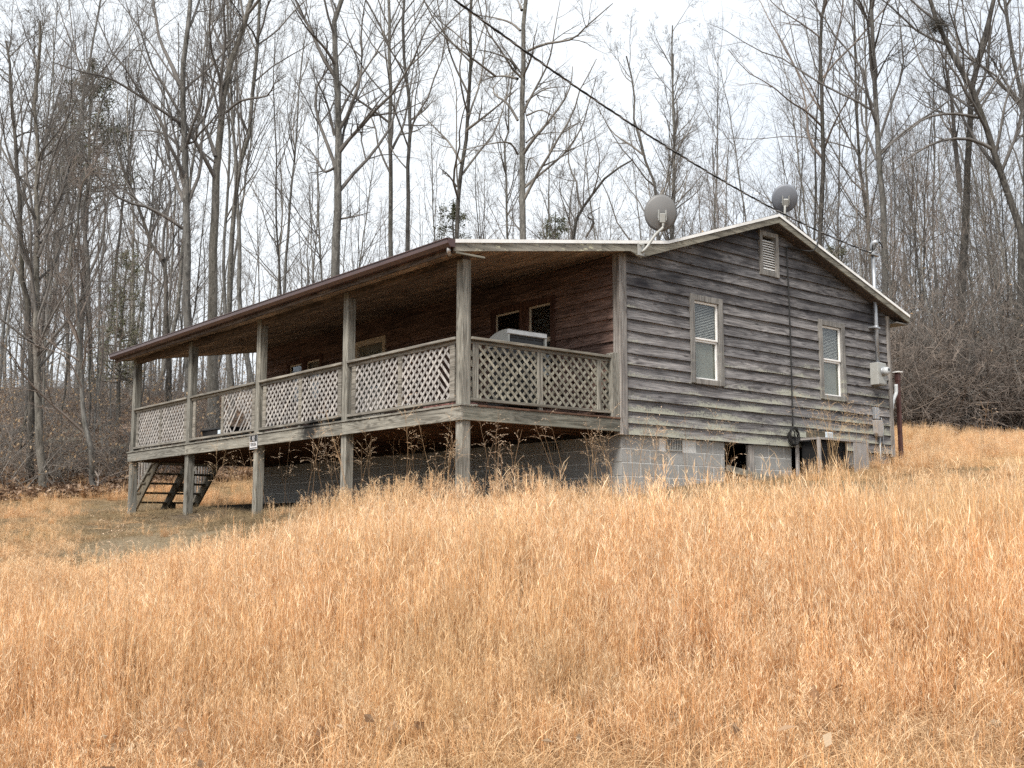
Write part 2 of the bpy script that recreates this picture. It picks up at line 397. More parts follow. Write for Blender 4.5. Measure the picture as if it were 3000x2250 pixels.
def bark(name, cols, moss=0.25):
    t = NT(name); P = t.pos(1.0)
    n1 = t.noise(t.vmul(P, (9, 9, 2.2)), 1.0, 6, 0.65, 0.8)
    n2 = t.noise(t.vmul(P, (1.2, 1.2, 0.9)), 1.0, 4, 0.6)
    n3 = t.noise(t.vmul(P, (14, 14, 9)), 1.0, 3, 0.6)
    c = t.ramp(n1, [(0.32, cols[0]), (0.5, cols[1]), (0.72, cols[2])])
    c = t.mix(t.mapr(n3, 0.58, 0.68, 0, 0.55), c, (cols[2][0]*1.35, cols[2][1]*1.38, cols[2][2]*1.35))   # pale lichen spots
    c = t.mix(t.mapr(n2, 0.52, 0.72, 0, moss), c, (0.075, 0.080, 0.045))
    rnd = t.n('ShaderNodeObjectInfo').outputs['Random']
    c = t.mix(1.0, c, t.ramp(rnd, [(0, (0.78, 0.78, 0.80)), (1, (1.2, 1.18, 1.14))]), 'MULTIPLY')
    return t.pbr(c, 0.9, 0, t.bump(n1, 0.7, 0.02), 0.15)
M['bark'] = bark('grey_bark', ((0.050, 0.048, 0.044), (0.130, 0.126, 0.117), (0.235, 0.230, 0.215)))
M['bark_dark'] = bark('dark_bark', ((0.026, 0.024, 0.023), (0.066, 0.062, 0.057), (0.122, 0.116, 0.107)))
M['bark_pale'] = bark('pale_bark', ((0.08, 0.075, 0.065), (0.17, 0.16, 0.14), (0.27, 0.255, 0.23)), 0.15)
def twig_material(name, a, b):
    t = NT(name); P = t.pos(1.0)
    n = t.noise(P, 0.9, 4, 0.6)
    c = t.ramp(n, [(0.3, a), (0.7, b)])
    rnd = t.n('ShaderNodeObjectInfo').outputs['Random']
    c = t.mix(1.0, c, t.ramp(rnd, [(0, (0.8, 0.8, 0.82)), (1, (1.2, 1.17, 1.12))]), 'MULTIPLY')
    return t.pbr(c, 0.9, 0, None, 0.1)
M['twig'] = twig_material('grey_twig', (0.10, 0.094, 0.088), (0.22, 0.208, 0.193))
M['twig_brown'] = twig_material('brown_twig', (0.125, 0.105, 0.093), (0.26, 0.225, 0.20))
M['needle'] = twig_material('evergreen_needle', (0.075, 0.084, 0.050), (0.17, 0.175, 0.105))

def blade_material(name, stem_a, stem_b, leaf_a, leaf_b, transl=0.35):
    """Dry grass: 'tint' 0 = stem, 1 = leaf, with a spread between blades."""
    t = NT(name)
    at_ = t.n('ShaderNodeAttribute'); at_.attribute_name = 'tint'
    sp = t.n('ShaderNodeSeparateColor'); t.l(at_.outputs['Color'], sp.inputs[0])
    rnd = t.n('ShaderNodeObjectInfo').outputs['Random']
    G = t.pos()
    n = t.noise(G, 0.33, 4, 0.6); n2 = t.noise(G, 1.7, 3, 0.6)
    stem = t.mix(sp.outputs[1], stem_a, stem_b); leaf = t.mix(sp.outputs[1], leaf_a, leaf_b)
    c = t.mix(sp.outputs[0], stem, leaf)
    c = t.mix(t.mapr(n, 0.48, 0.72, 0.0, 0.65), c, (0.60, 0.44, 0.25))          # paler straw areas
    c = t.mix(t.mapr(n2, 0.56, 0.78, 0.0, 0.45), c, (0.30, 0.155, 0.065))          # redder clumps
    c = t.mix(1.0, c, t.ramp(rnd, [(0, (0.80, 0.80, 0.80)), (1, (1.18, 1.15, 1.10))]), 'MULTIPLY')
    d = t.n('ShaderNodeBsdfDiffuse'); tr = t.n('ShaderNodeBsdfTranslucent')
    t.l(c, d.inputs[0]); t.l(c, tr.inputs[0])
    m = t.n('ShaderNodeMixShader'); m.inputs[0].default_value = transl
    t.l(d.outputs[0], m.inputs[1]); t.l(tr.outputs[0], m.inputs[2]); t.l(m.outputs[0], t.out.inputs[0])
    return t.m
M['grass'] = blade_material('dry_grass', (0.45, 0.215, 0.088), (0.74, 0.43, 0.20), (0.82, 0.585, 0.34), (0.96, 0.86, 0.67), 0.28)
M['thatch'] = blade_material('grass_thatch', (0.32, 0.18, 0.095), (0.52, 0.325, 0.175), (0.50, 0.325, 0.18), (0.80, 0.62, 0.41), 0.22)  # brown thatch, darkened in colour so the gaps between stems look shaded
M['shortgrass'] = blade_material('short_olive_grass', (0.20, 0.155, 0.095), (0.30, 0.225, 0.14), (0.25, 0.20, 0.125), (0.40, 0.32, 0.215), 0.3)
M['panicle'] = blade_material('seed_grass', (0.22, 0.14, 0.085), (0.38, 0.26, 0.16), (0.54, 0.41, 0.30), (0.72, 0.59, 0.46), 0.2)
def leaf_material(name, a, b, c_):
    t = NT(name); rnd = t.n('ShaderNodeObjectInfo').outputs['Random']
    at_ = t.n('ShaderNodeAttribute'); at_.attribute_name = 'tint'
    sp = t.n('ShaderNodeSeparateColor'); t.l(at_.outputs['Color'], sp.inputs[0])
    f = t.math('FRACT', t.math('ADD', t.math('MULTIPLY', rnd, 3.7), sp.outputs[1]))
    c = t.ramp(f, [(0.0, a), (0.5, b), (1.0, c_)])
    d = t.n('ShaderNodeBsdfDiffuse'); tr = t.n('ShaderNodeBsdfTranslucent')
    t.l(c, d.inputs[0]); t.l(c, tr.inputs[0])
    m = t.n('ShaderNodeMixShader'); m.inputs[0].default_value = 0.25
    t.l(d.outputs[0], m.inputs[1]); t.l(tr.outputs[0], m.inputs[2]); t.l(m.outputs[0], t.out.inputs[0])
    return t.m
M['litter'] = leaf_material('leaf_litter', (0.11, 0.065, 0.040), (0.22, 0.145, 0.098), (0.40, 0.30, 0.225))
M['tanleaf'] = leaf_material('clinging_tan_leaf', (0.26, 0.165, 0.095), (0.38, 0.27, 0.165), (0.47, 0.37, 0.25))
M['paleleaf'] = leaf_material('fallen_pale_leaf', (0.26, 0.15, 0.085), (0.42, 0.31, 0.21), (0.52, 0.42, 0.30))

def ground_material():
    t = NT('ground'); G = t.pos()
    at_ = t.n('ShaderNodeAttribute'); at_.attribute_name = 'cover'
    sp = t.n('ShaderNodeSeparateColor'); t.l(at_.outputs['Color'], sp.inputs[0])
    n = t.noise(G, 2.0, 6, 0.65); n2 = t.noise(G, 26.0, 4, 0.7); n3 = t.noise(G, 0.35, 4, 0.6)
    field = t.ramp(n, [(0.3, (0.09, 0.062, 0.034)), (0.5, (0.17, 0.115, 0.062)), (0.7, (0.26, 0.18, 0.10))])
    field = t.mix(1.0, field, t.ramp(n2, [(0.3, (0.55,)*3), (0.7, (1.35,)*3)]), 'MULTIPLY')
    field = t.mix(t.mapr(n3, 0.5, 0.7, 0, 0.4), field, (0.17, 0.16, 0.085))
    v = t.n('ShaderNodeTexVoronoi'); v.inputs['Scale'].default_value = 11.0; t.l(G, v.inputs['Vector'])
    vs_ = t.n('ShaderNodeSeparateColor'); t.l(v.outputs['Color'], vs_.inputs[0])
    lit = t.ramp(vs_.outputs[0], [(0.0, (0.060, 0.038, 0.026)), (0.5, (0.135, 0.090, 0.064)), (1.0, (0.26, 0.19, 0.145))])
    lit = t.mix(1.0, lit, t.ramp(n, [(0.3, (0.6,)*3), (0.7, (1.25,)*3)]), 'MULTIPLY')
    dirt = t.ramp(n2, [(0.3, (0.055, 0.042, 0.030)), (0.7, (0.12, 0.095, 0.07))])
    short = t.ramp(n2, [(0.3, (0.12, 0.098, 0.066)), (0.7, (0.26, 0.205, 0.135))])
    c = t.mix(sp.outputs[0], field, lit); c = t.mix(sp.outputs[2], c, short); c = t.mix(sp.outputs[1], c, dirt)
    return t.pbr(c, 0.95, 0, t.bump(n2, 0.8, 0.03), 0.1)
M['ground'] = ground_material()

# ------------------------------------------------------------------ terrain
_cp = []
def cp_u(u, pairs):
    for d, z in pairs:
        x, y = column(u, d); _cp.append((x, y, z))
cp_u(1500, [(0.01, -2.92), (4, -2.52), (6.5, -2.28), (10, -1.95), (12.3, -1.64), (45, 2.9), (60, 5.5), (80, 8.2), (120, 11), (200, 12.5), (330, 13)])
cp_u(0, [(6, -2.50), (10, -2.15), (15, -1.85), (20, -1.50), (25, -1.02), (28, -0.55), (34, 0.9), (45, 3.6), (60, 6.2), (80, 8.6), (120, 11), (200, 12.5), (330, 13)])
cp_u(500, [(10, -2.1), (15, -1.74), (20, -1.36)])
cp_u(2250, [(6, -2.25), (10, -1.72), (13.5, -1.2)])
cp_u(700, [(27, -0.78), (34, 0.42), (40, 1.9), (50, 4.3)])
cp_u(3000, [(6, -2.25), (10, -1.66), (15, -1.0), (20, -0.32), (27, 0.52), (38, 1.60), (45, 3.0), (60, 5.0), (80, 7.5), (120, 10), (200, 12), (330, 13)])
cp_u(2250, [(38, 2.3), (60, 5.2), (120, 10.3)])
cp_u(-1500, [(10, -2.5), (20, -1.7), (30, -0.5), (60, 6), (120, 11), (330, 13)])
cp_u(4500, [(10, -1.3), (20, -0.1), (30, 1.3), (60, 5), (120, 10), (330, 13)])
cp_u(1500, [(-20, -4.6), (-60, -6.5), (-150, -8), (-330, -8)])
_cp += [(-2.9, 0, -1.10), (-2.9, 2.9, -1.10), (-2.9, 5.8, -1.12), (-2.9, 8.7, -1.10), (-2.9, 11.65, -1.08), (-1.5, 13.1, -1.02),
        (0, 0, -0.95), (1.4, 0, -0.73), (2.4, 0, -0.66), (3.85, 0, -0.52), (7.1, 0, -0.13), (0, 6, -0.85), (3.5, 6, -0.6), (7.1, 6, -0.1),
        (7.1, 12, 0.0), (2, 12, -0.7), (-60, 60, 6), (60, -60, 0), (-60, -40, -6), (1.5, -2.5, -0.98), (4, -2.2, -0.68)]
_cp = np.array(_cp)
def _rbf_fit(cp):
    X = cp[:, :2]; n = len(X)
    R = np.sqrt(((X[:, None]-X[None])**2).sum(-1)+0.8**2)
    A = np.zeros((n+3, n+3)); A[:n, :n] = R + np.eye(n)*-0.05
    A[:n, n] = 1; A[:n, n+1:] = X; A[n, :n] = 1; A[n+1:, :n] = X.T
    b = np.r_[cp[:, 2], 0, 0, 0]
    return np.linalg.solve(A, b)
_rw = _rbf_fit(_cp)
def gz(x, y):
    x = np.asarray(x, float); y = np.asarray(y, float); sh = x.shape
    q = np.stack([x.ravel(), y.ravel()], -1); out = np.empty(len(q)); n = len(_cp)
    for i in range(0, len(q), 20000):
        qq = q[i:i+20000]
        R = np.sqrt(((qq[:, None]-_cp[None, :, :2])**2).sum(-1)+0.8**2)
        out[i:i+20000] = R@_rw[:n] + _rw[n] + qq@_rw[n+1:]
    return out.reshape(sh)
def gz1(x, y): return float(gz(np.array([x]), np.array([y]))[0])
EDGE_U = np.array([-3000, -400, 0, 300, 700, 1000, 2000, 2600, 3000, 3600, 6000.])
EDGE_D = np.array([25, 26, 27.5, 29.5, 33, 35.5, 36.5, 37, 38, 38, 38.])
def edge_d(u): return np.interp(u, EDGE_U, EDGE_D)

def vnoise(x, y, seed, scale):
    """Cheap smooth value noise."""
    r = np.random.default_rng(seed).random((64, 64))
    X = np.asarray(x)*scale; Y = np.asarray(y)*scale
    xi = np.floor(X).astype(int); yi = np.floor(Y).astype(int); fx = X-xi; fy = Y-yi
    fx = fx*fx*(3-2*fx); fy = fy*fy*(3-2*fy)
    g = lambda a, b: r[a % 64, b % 64]
    return (g(xi, yi)*(1-fx)+g(xi+1, yi)*fx)*(1-fy)+(g(xi, yi+1)*(1-fx)+g(xi+1, yi+1)*fx)*fy
def short_mask(x, y):
    """1 where the grass is short: the mown strip before the porch and the patch along the block wall."""
    x = np.asarray(x, float); y = np.asarray(y, float)
    sm = lambda v, a, b: np.clip((v-a)/(b-a), 0, 1)
    jit = (vnoise(x, y, 5, 0.9)-0.5)*1.4
    u, d = to_ud(x, y)                                    # strip before the far half of the porch and round its end
    a = sm(d+jit, 12.3, 13.6)*(1-sm(d+jit, 26.5, 28))*sm(u+jit*60, 120, 260)*(1-sm(u+jit*90, 860, 1010))*(1-sm(x, -1.0, 0.2))
    b = sm(x+jit*0.4, 0.1, 0.7)*(1-sm(x+jit, 3.0, 4.2))*sm(y+jit*0.6, -3.3, -2.4)*(1-sm(y, 0.0, 0.2))
    return np.maximum(a, b)

def make_ground():
    def axis(c, r):
        near = np.linspace(-26, 46, 120)
        far = np.geomspace(1, 8.5, 26)[1:]
        return np.r_[(-26-40*(far-1))[::-1], near, 46+40*(far-1)]
    xs = axis(0, 0); ys = axis(0, 0)
    X, Y = np.meshgrid(xs, ys, indexing='ij'); Z = gz(X, Y)
    d = np.hypot(X-CAM[0], Y-CAM[1])
    Z += (vnoise(X, Y, 1, 0.6)-0.5)*0.10*np.clip(d/8, 0.3, 1)
    uu, dd = to_ud(X, Y)
    Z += np.clip((dd-edge_d(uu))/10, 0, 1)*(vnoise(X, Y, 2, 0.25)-0.5)*0.9
    n, m = X.shape
    idx = np.arange(n*m).reshape(n, m)
    Q = np.stack([idx[:-1, :-1], idx[1:, :-1], idx[1:, 1:], idx[:-1, 1:]], -1).reshape(-1, 4)
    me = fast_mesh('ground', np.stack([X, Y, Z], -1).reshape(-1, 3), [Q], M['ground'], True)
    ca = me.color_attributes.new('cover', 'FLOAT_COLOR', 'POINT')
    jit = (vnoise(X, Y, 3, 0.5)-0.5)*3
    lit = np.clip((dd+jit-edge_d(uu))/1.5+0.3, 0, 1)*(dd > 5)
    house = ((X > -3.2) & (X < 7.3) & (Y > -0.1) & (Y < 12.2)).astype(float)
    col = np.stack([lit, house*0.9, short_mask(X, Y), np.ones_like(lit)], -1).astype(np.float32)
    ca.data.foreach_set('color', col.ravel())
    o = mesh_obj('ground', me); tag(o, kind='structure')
    o['label'] = 'sloping ground, dry field running up into leaf covered wood'
make_ground()

# ------------------------------------------------------------------ house
rng = np.random.default_rng(7)
W_, LEN, PD, BAY, SE = 7.13, 11.65, 2.90, 2.9125, 0.1732
def roofz(x):
    if x < 0.8: return 2.325 + (x+3.217)*0.16306
    if x <= 3.575: return 2.98 + (x-0.8)*0.33694
    return 3.915 - (x-3.575)*0.3202
house = empty('house', (3.5, 5.8, -0.9))
tag(house, 'weathered grey wooden house with a raised covered porch on posts', 'house')

# walls
core = prism('wall', [(0.08, 0.0), (7.05, 0.0), (7.05, 2.55), (3.575, 3.68), (0.8, 2.76), (0.08, 2.64)], 'y', 0.08, LEN-0.08, M['hollow_shade'], house)
gable = empty('gable_wall', (3.5, 0, 0), house); tag(gable, 'grey weathered lap siding with pale lichen', None)
pwall = empty('porch_wall', (0, 5.8, 0), house); tag(pwall, 'brown lap siding in the shade of the porch', None)

def siding_board(axis, a0, a1, z0, outward, mat, parent, top=None):
    """One lapped board; axis 'x' (gable, faces -y) or 'y' (porch wall, faces -x)."""
    n = max(3, int((a1-a0)/0.3)+1)
    A = np.linspace(a0, a1, n)
    ph = rng.uniform(0, 6.28, 4)
    wob = 0.003*np.sin(A*1.7+ph[0])+0.0025*np.sin(A*4.3+ph[1])+rng.normal(0, 0.0012, n)
    out = 0.044+0.005*np.sin(A*2.3+ph[2])+rng.normal(0, 0.0012, n)
    dz = rng.normal(0, 0.002)
    zb = z0+dz+wob; zt = np.full(n, z0+SE+0.022)
    if top is not None: zt = np.minimum(zt, np.array([top(a) for a in A])); zb = np.minimum(zb, zt-0.004)
    c = np.array([(a0+a1)/2, z0+0.09])
    V = np.zeros((n, 4, 3))
    for j, (o, z) in enumerate([(-0.012+0*out, zb+0.004), (out, zb), (np.full(n, 0.006), zt), (np.full(n, -0.012), zt)]):
        if axis == 'x': V[:, j] = np.stack([A-c[0], -o, z-c[1]], -1)
        else: V[:, j] = np.stack([-o, A-c[0], z-c[1]], -1)
    V = V.reshape(-1, 3)
    i = np.arange(n-1)[:, None]*4; j = np.arange(4)[None]; j2 = (j+1) % 4
    Q = np.stack([i+j, i+4+j, i+4+j2, i+j2], -1).reshape(-1, 4)
    if axis == 'y': Q = Q[:, ::-1]
    caps = np.array([[0, 1, 2, 3], [4*n-1, 4*n-2, 4*n-3, 4*n-4]])
    me = fast_mesh('siding_board', V, [Q, caps], mat)
    loc = (c[0], 0, c[1]) if axis == 'x' else (0, c[0], c[1])
    return mesh_obj('siding_board', me, parent, loc)
def courses(axis, lo, hi, nz, openings, mat, parent, top, kz0=0):
    for k in range(kz0, nz):
        z0 = k*SE; mid = z0+SE/2
        spans = [(lo, hi)]
        if top is not None:                                   # clip against the roof line
            xs = np.linspace(lo, hi, 400); ok = [x for x in xs if top(x) > z0+0.03]
            if not ok: continue
            spans = [(min(ok), max(ok))]
        for (o0, o1, b0, b1) in openings:
            if b0 < mid < b1:
                new = []
                for s0, s1 in spans:
                    if o1 <= s0 or o0 >= s1: new.append((s0, s1)); continue
                    if o0-s0 > 0.05: new.append((s0, o0+0.004))
                    if s1-o1 > 0.05: new.append((o1-0.004, s1))
                spans = new
        for s0, s1 in spans:
            cuts = [s0]
            while s1-cuts[-1] > 4.4:
                c = cuts[-1]+rng.uniform(2.4, 4.2)
                if s1-c < 0.5: break
                cuts.append(c)
            cuts.append(s1)
            for a, b in zip(cuts[:-1], cuts[1:]):
                siding_board(axis, a+0.0008, b-0.0008, z0, None, mat, parent, top)
rake = lambda x: roofz(x)-0.115
GW1, GW2, GV = (1.506, 2.287, 0.885, 2.30), (4.88, 5.65, 0.885, 2.30), (3.29, 3.80, 2.87, 3.64)
courses('x', 0.098, 7.035, 24, [GW1, GW2, GV], M['siding'], gable, rake)
PW1, PDR, PW2 = (1.40, 3.02, 0.95, 2.30), (6.33, 7.45, 0.2, 2.33), (8.75, 10.30, 1.25, 2.27)
courses('y', 0.095, LEN, 16, [PW1, PDR, PW2], M['porch_siding'], pwall, lambda a: 2.70, 1)
box('corner_board', 0.0, 0.096, -0.055, 0.004, -0.012, 2.735, M['corner'], house)
box('corner_board', -0.055, -0.002, -0.053, 0.09, -0.012, 2.70, M['corner'], house)
box('corner_board', 7.035, 7.14, -0.055, 0.004, -0.05, 2.62, M['corner'], house)
box('wall', 7.06, 7.13, 0.0, LEN, 0.0, 2.60, M['siding'], house)
box('wall', 0.0, 7.06, LEN-0.07, LEN, 0.0, 2.60, M['siding'], house)

def sash_window(ax, o, blind, glass, trimmat, framemat, split=True, sillz=None, lower=None):
    """ax 'x': on the gable; 'y': on the porch wall. o = (a0, a1, z0, z1) outer trim."""
    a0, a1, z0, z1 = o; t = 0.095
    wloc = ((a0+a1)/2, 0, (z0+z1)/2) if ax == 'x' else (0, (a0+a1)/2, (z0+z1)/2)
    w = empty('window', wloc, house)
    def bx(name, b0, b1, d0, d1, c0, c1, mat, parent=w, bevel=0.003):
        if ax == 'x': return box(name, b0, b1, d0, d1, c0, c1, mat, parent, bevel)
        return box(name, d0, d1, b0, b1, c0, c1, mat, parent, bevel)
    bx('trim_board', a0, a0+t, -0.062, 0.08, z0, z1, trimmat)
    bx('trim_board', a1-t, a1, -0.062, 0.08, z0, z1, trimmat)
    bx('trim_board', a0+t+0.001, a1-t-0.001, -0.060, 0.08, z1-t, z1-0.002, trimmat)
    bx('sill', a0+t+0.001, a1-t-0.001, -0.072, 0.08, z0-0.01, z0+t*0.75, trimmat)
    i0, i1, j0, j1 = a0+t, a1-t, z0+t*0.75, z1-t
    f = 0.034; zm = (j0+j1)/2+0.01
    for (lo, hi, dd) in ((zm, j1, 0.0), (j0, zm, 0.022)):
        s = empty('sash', wloc, w)
        bx('stile', i0+0.002, i0+f, -0.022+dd, 0.012+dd, lo, hi, framemat, s)
        bx('stile', i1-f, i1-0.002, -0.022+dd, 0.012+dd, lo, hi, framemat, s)
        bx('top_bar', i0+f, i1-f, -0.021+dd, 0.012+dd, hi-f, hi, framemat, s)
        bx('bottom_bar', i0+f, i1-f, -0.021+dd, 0.012+dd, lo, lo+f*0.9, framemat, s)
        bx('pane', i0+f-0.002, i1-f+0.002, -0.003+dd, 0.001+dd, lo+f*0.9-0.002, hi-f+0.002, glass, s, 0)
    if lower: bx('curtain', i0, i1, 0.046, 0.060, j0, zm if blind else j1, lower, w, 0)
    if blind:
        bz0 = zm if lower else j0; ns = int((j1-bz0)/0.026)
        bm = bmesh.new()
        for k in range(ns):
            z = bz0+0.013+k*0.026
            for (p0, p1) in (((-0.0105, -0.006), (0.0105, 0.006)),):
                vv = []
                for b in (i0+0.01, i1-0.01):
                    for (dd, zz) in (p0, p1):
                        d_ = 0.033+dd
                        vv.append(bm.verts.new(((b, d_, z+zz) if ax == 'x' else (d_, b, z+zz))))
                bm.faces.new((vv[0], vv[1], vv[3], vv[2]))
        for v in bm.verts: v.co -= Vector(wloc)
        bm_obj('blind', bm, blind, w, wloc)
    return w
sash_window('x', GW1, M['blind'], M['glass'], M['trim'], M['white'], lower=M['curtain'])
sash_window('x', GW2, M['blind'], M['glass'], M['trim'], M['white'], lower=M['curtain'])
sash_window('y', (1.40, 2.155, 0.95, 2.30), M['darkblind'], M['glass'], M['brown_trim'], M['cream'])
sash_window('y', (2.165, 3.02, 0.95, 2.30), None, M['glass_dark'], M['brown_trim'], M['cream'])
sash_window('y', (8.75, 9.52, 1.25, 2.27), None, M['glass'], M['brown_trim'], M['cream'], lower=M['curtain'])
sash_window('y', (9.53, 10.30, 1.25, 2.27), M['darkblind'], M['glass'], M['brown_trim'], M['cream'])

door = empty('door', (0, 6.9, 1.2), house)
for (b0, b1, c0, c1) in ((6.33, 6.43, 0.24, 2.33), (7.35, 7.45, 0.24, 2.33), (6.431, 7.349, 2.22, 2.33)):
    box('door_frame', -0.05, 0.08, b0, b1, c0, c1, M['cream'], door)
leaf = box('door_panel', 0.02, 0.06, 6.435, 7.345, 0.25, 2.215, M['curtain'], door)
box('door_glass', 0.012, 0.018, 6.56, 7.22, 1.35, 2.08, M['glass'], door, 0)
box('kick_panel', 0.008, 0.018, 6.56, 7.22, 0.40, 1.15, M['cream'], door)
tube('handle', [(-0.0, 6.52, 1.22), (-0.05, 6.52, 1.22), (-0.06, 6.54, 1.22), (-0.06, 6.60, 1.22)], 0.012, M['black'], door)

gv = empty('gable_vent', (3.545, 0, 3.25), house)
vx0, vx1, vz0, vz1 = GV
box('trim_board', vx0, vx0+0.075, -0.06, 0.06, vz0, vz1, M['trim'], gv)
box('trim_board', vx1-0.075, vx1, -0.06, 0.06, vz0, vz1, M['trim'], gv)
box('trim_board', vx0+0.076, vx1-0.076, -0.058, 0.06, vz1-0.08, vz1-0.002, M['trim'], gv)
box('trim_board', vx0+0.076, vx1-0.076, -0.058, 0.06, vz0+0.002, vz0+0.085, M['trim'], gv)
for k in range(13):
    z = vz0+0.105+k*0.0425
    tilt = 0.035 if k != 1 else 0.06
    c = np.array([3.545, -0.008, z])
    V = np.array([(-0.175, 0.02, 0.022), (0.175, 0.02, 0.022), (0.175, -0.022, -tilt*0.5), (-0.175, -0.022, -tilt*0.5),
                  (-0.175, 0.026, 0.018), (0.175, 0.026, 0.018), (0.175, -0.016, -tilt*0.5-0.004), (-0.175, -0.016, -tilt*0.5-0.004)])
    me = fast_mesh('slat', V, [np.array([[0, 3, 2, 1], [4, 5, 6, 7], [3, 7, 6, 2], [0, 1, 5, 4], [0, 4, 7, 3], [1, 2, 6, 5]])], M['white'])
    mesh_obj('slat', me, gv, c)

# foundation of concrete blocks
fnd = empty('foundation', (3.5, 5.8, -0.6), house)
def fwall(x0, x1, y0, y1, z0=-1.45, z1=-0.004): return box('mortar', x0, x1, y0, y1, z0, z1, M['mortar'], fnd, 0)
GSEG = [(0.02, 2.34), (3.06, 4.08), (5.62, 7.11)]
for a, b in GSEG: fwall(a+0.012, b-0.004, 0.0295, 0.19)
fwall(0.0295, 0.19, 0.195, LEN-0.01); fwall(6.92, 7.10, 0.2, LEN-0.01); fwall(0.2, 6.9, LEN-0.19, LEN-0.01)
fwall(2.2, 6.9, 2.6, 2.75)
for r in range(7):
    zt = -0.004-r*0.203
    off = 0.0 if r % 2 == 0 else -0.205
    for a, b in GSEG:
        x = a+off
        while x < b-0.02:
            s, e = max(x, a), min(x+0.398, b)
            if e-s > 0.04 and not (r == 0 and s < 1.30 and e > 1.0):
                box('concrete_block', s, e, 0.026+rng.normal(0, 0.001), 0.18, zt-0.191, zt, M['block'], fnd, 0.003)
            x += 0.41
    y = 0.19+off
    while y < LEN:
        s, e = max(y, 0.182), min(y+0.40, LEN)
        if e-s > 0.04 and r < 6: box('concrete_block', 0.026+rng.normal(0, 0.001), 0.18, s, e, zt-0.191, zt, M['block'], fnd, 0.003)
        y += 0.41
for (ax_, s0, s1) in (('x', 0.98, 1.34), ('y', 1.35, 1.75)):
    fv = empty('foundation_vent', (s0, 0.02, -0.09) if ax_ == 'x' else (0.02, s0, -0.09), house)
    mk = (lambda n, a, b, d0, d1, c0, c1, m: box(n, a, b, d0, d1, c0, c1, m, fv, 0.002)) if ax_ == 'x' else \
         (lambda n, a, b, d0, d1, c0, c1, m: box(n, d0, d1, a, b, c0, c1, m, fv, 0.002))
    mk('vent_back', s0, s1, 0.024, 0.0285, -0.19, -0.012, M['black'])  # black sheet stands in for the dark hollow behind the bars
    mk('vent_frame', s0, s1, 0.008, 0.022, -0.195, -0.178, M['greybox']); mk('vent_frame', s0, s1, 0.008, 0.022, -0.028, -0.010, M['greybox'])
    for k in range(10):
        a = s0+0.006+k*(s1-s0-0.02)/9.0
        mk('vent_bar', a, a+0.014, 0.010, 0.022, -0.178, -0.028, M['greybox'])
box('access_stud', 2.90, 3.055, 0.0, 0.05, -0.9, -0.02, M['corner'], house)
beam_between('loose_plank', (2.25, -0.08, -0.42), (3.3, -0.22, -0.60), 0.03, 0.10, M['rail_x'], house)

# roof
Y0, Y1 = -0.25, 12.05
top_pts = []
for xa, xb in ((-3.217, 0.8), (0.8, 3.575), (3.575, 7.51)):
    n = max(2, int((xb-xa)/0.14))
    for k in range(n):
        x = xa+(xb-xa)*k/n
        top_pts.append((x, roofz(x)+0.006 if xb < 7 else roofz(x)+0.002))
        xe = xa+(xb-xa)*(k+1)/n
        top_pts.append((xe-0.001, roofz(xe-0.002)+(0.001 if xb < 7 else 0.007)))
under = [(7.51, roofz(7.51)-0.045), (3.575, 3.915-0.05), (0.8, 2.98-0.05), (-3.217, 2.325-0.045)]
roof = prism('roof', top_pts+under, 'y', Y0-0.012, Y1, M['shingle'], house)
# rake boards and drip edges on the near gable
def strip(name, xa, xb, dz0, dz1, ya, yb, mat, parent, seg=None):
    za, zb = roofz(xa+1e-6), roofz(xb-1e-6)
    return prism(name, [(xa, za+dz0), (xb, zb+dz0), (xb, zb+dz1), (xa, za+dz1)], 'y', ya, yb, mat, parent)
FB = -0.155
fas = [('fascia_board', -3.217, 0.80, M['fascia_front']), ('fascia_board', 0.80, 3.575, M['fascia']), ('fascia_board', 3.575, 7.51, M['fascia'])]
strip('fascia_board', -3.217, -0.6, FB, -0.047, Y0, Y0+0.03, M['fascia_front'], house)
prism('fascia_board', [(-0.599, roofz(-0.599)+FB), (0.0, roofz(0)+FB), (0.205, 2.622), (0.80, 2.98-0.153), (0.80, 2.98-0.047), (-0.599, roofz(-0.599)-0.047)], 'y', Y0, Y0+0.03, M['fascia'], house)
strip('fascia_board', 0.801, 3.574, FB+0.005, -0.047, Y0+0.002, Y0+0.032, M['fascia'], house)
strip('fascia_board', 3.576, 7.51, FB, -0.047, Y0, Y0+0.03, M['fascia'], house)
for xa, xb in ((-3.217, -1.9), (-1.898, 0.798), (0.80, 3.574), (3.576, 7.51)):
    strip('drip_edge', xa, xb, -0.046, 0.002, Y0-0.016, Y0+0.012, M['drip'], house)
box('fascia_scrap', -3.19, -2.72, Y0-0.004, Y0+0.026, 2.145, 2.172, M['fascia'], house)
# soffits under the overhang, eave box at the back
strip('soffit', 0.02, 0.80, -0.150, -0.140, Y0+0.031, 0.02, M['soffit'], house)
strip('soffit', 0.801, 3.574, -0.150, -0.140, Y0+0.033, 0.02, M['soffit'], house)
strip('soffit', 3.576, 7.50, -0.150, -0.140, Y0+0.031, 0.02, M['soffit'], house)
box('eave_box', 7.14, 7.47, Y0+0.04, LEN, 2.47, 2.495, M['trim'], house)
box('eave_fascia', 7.472, 7.50, Y0+0.031, Y1, 2.47, 2.60, M['trim'], house)
box('eave_fascia', 7.14, 7.47, -0.02, 0.004, 2.495, 2.60, M['trim'], house)
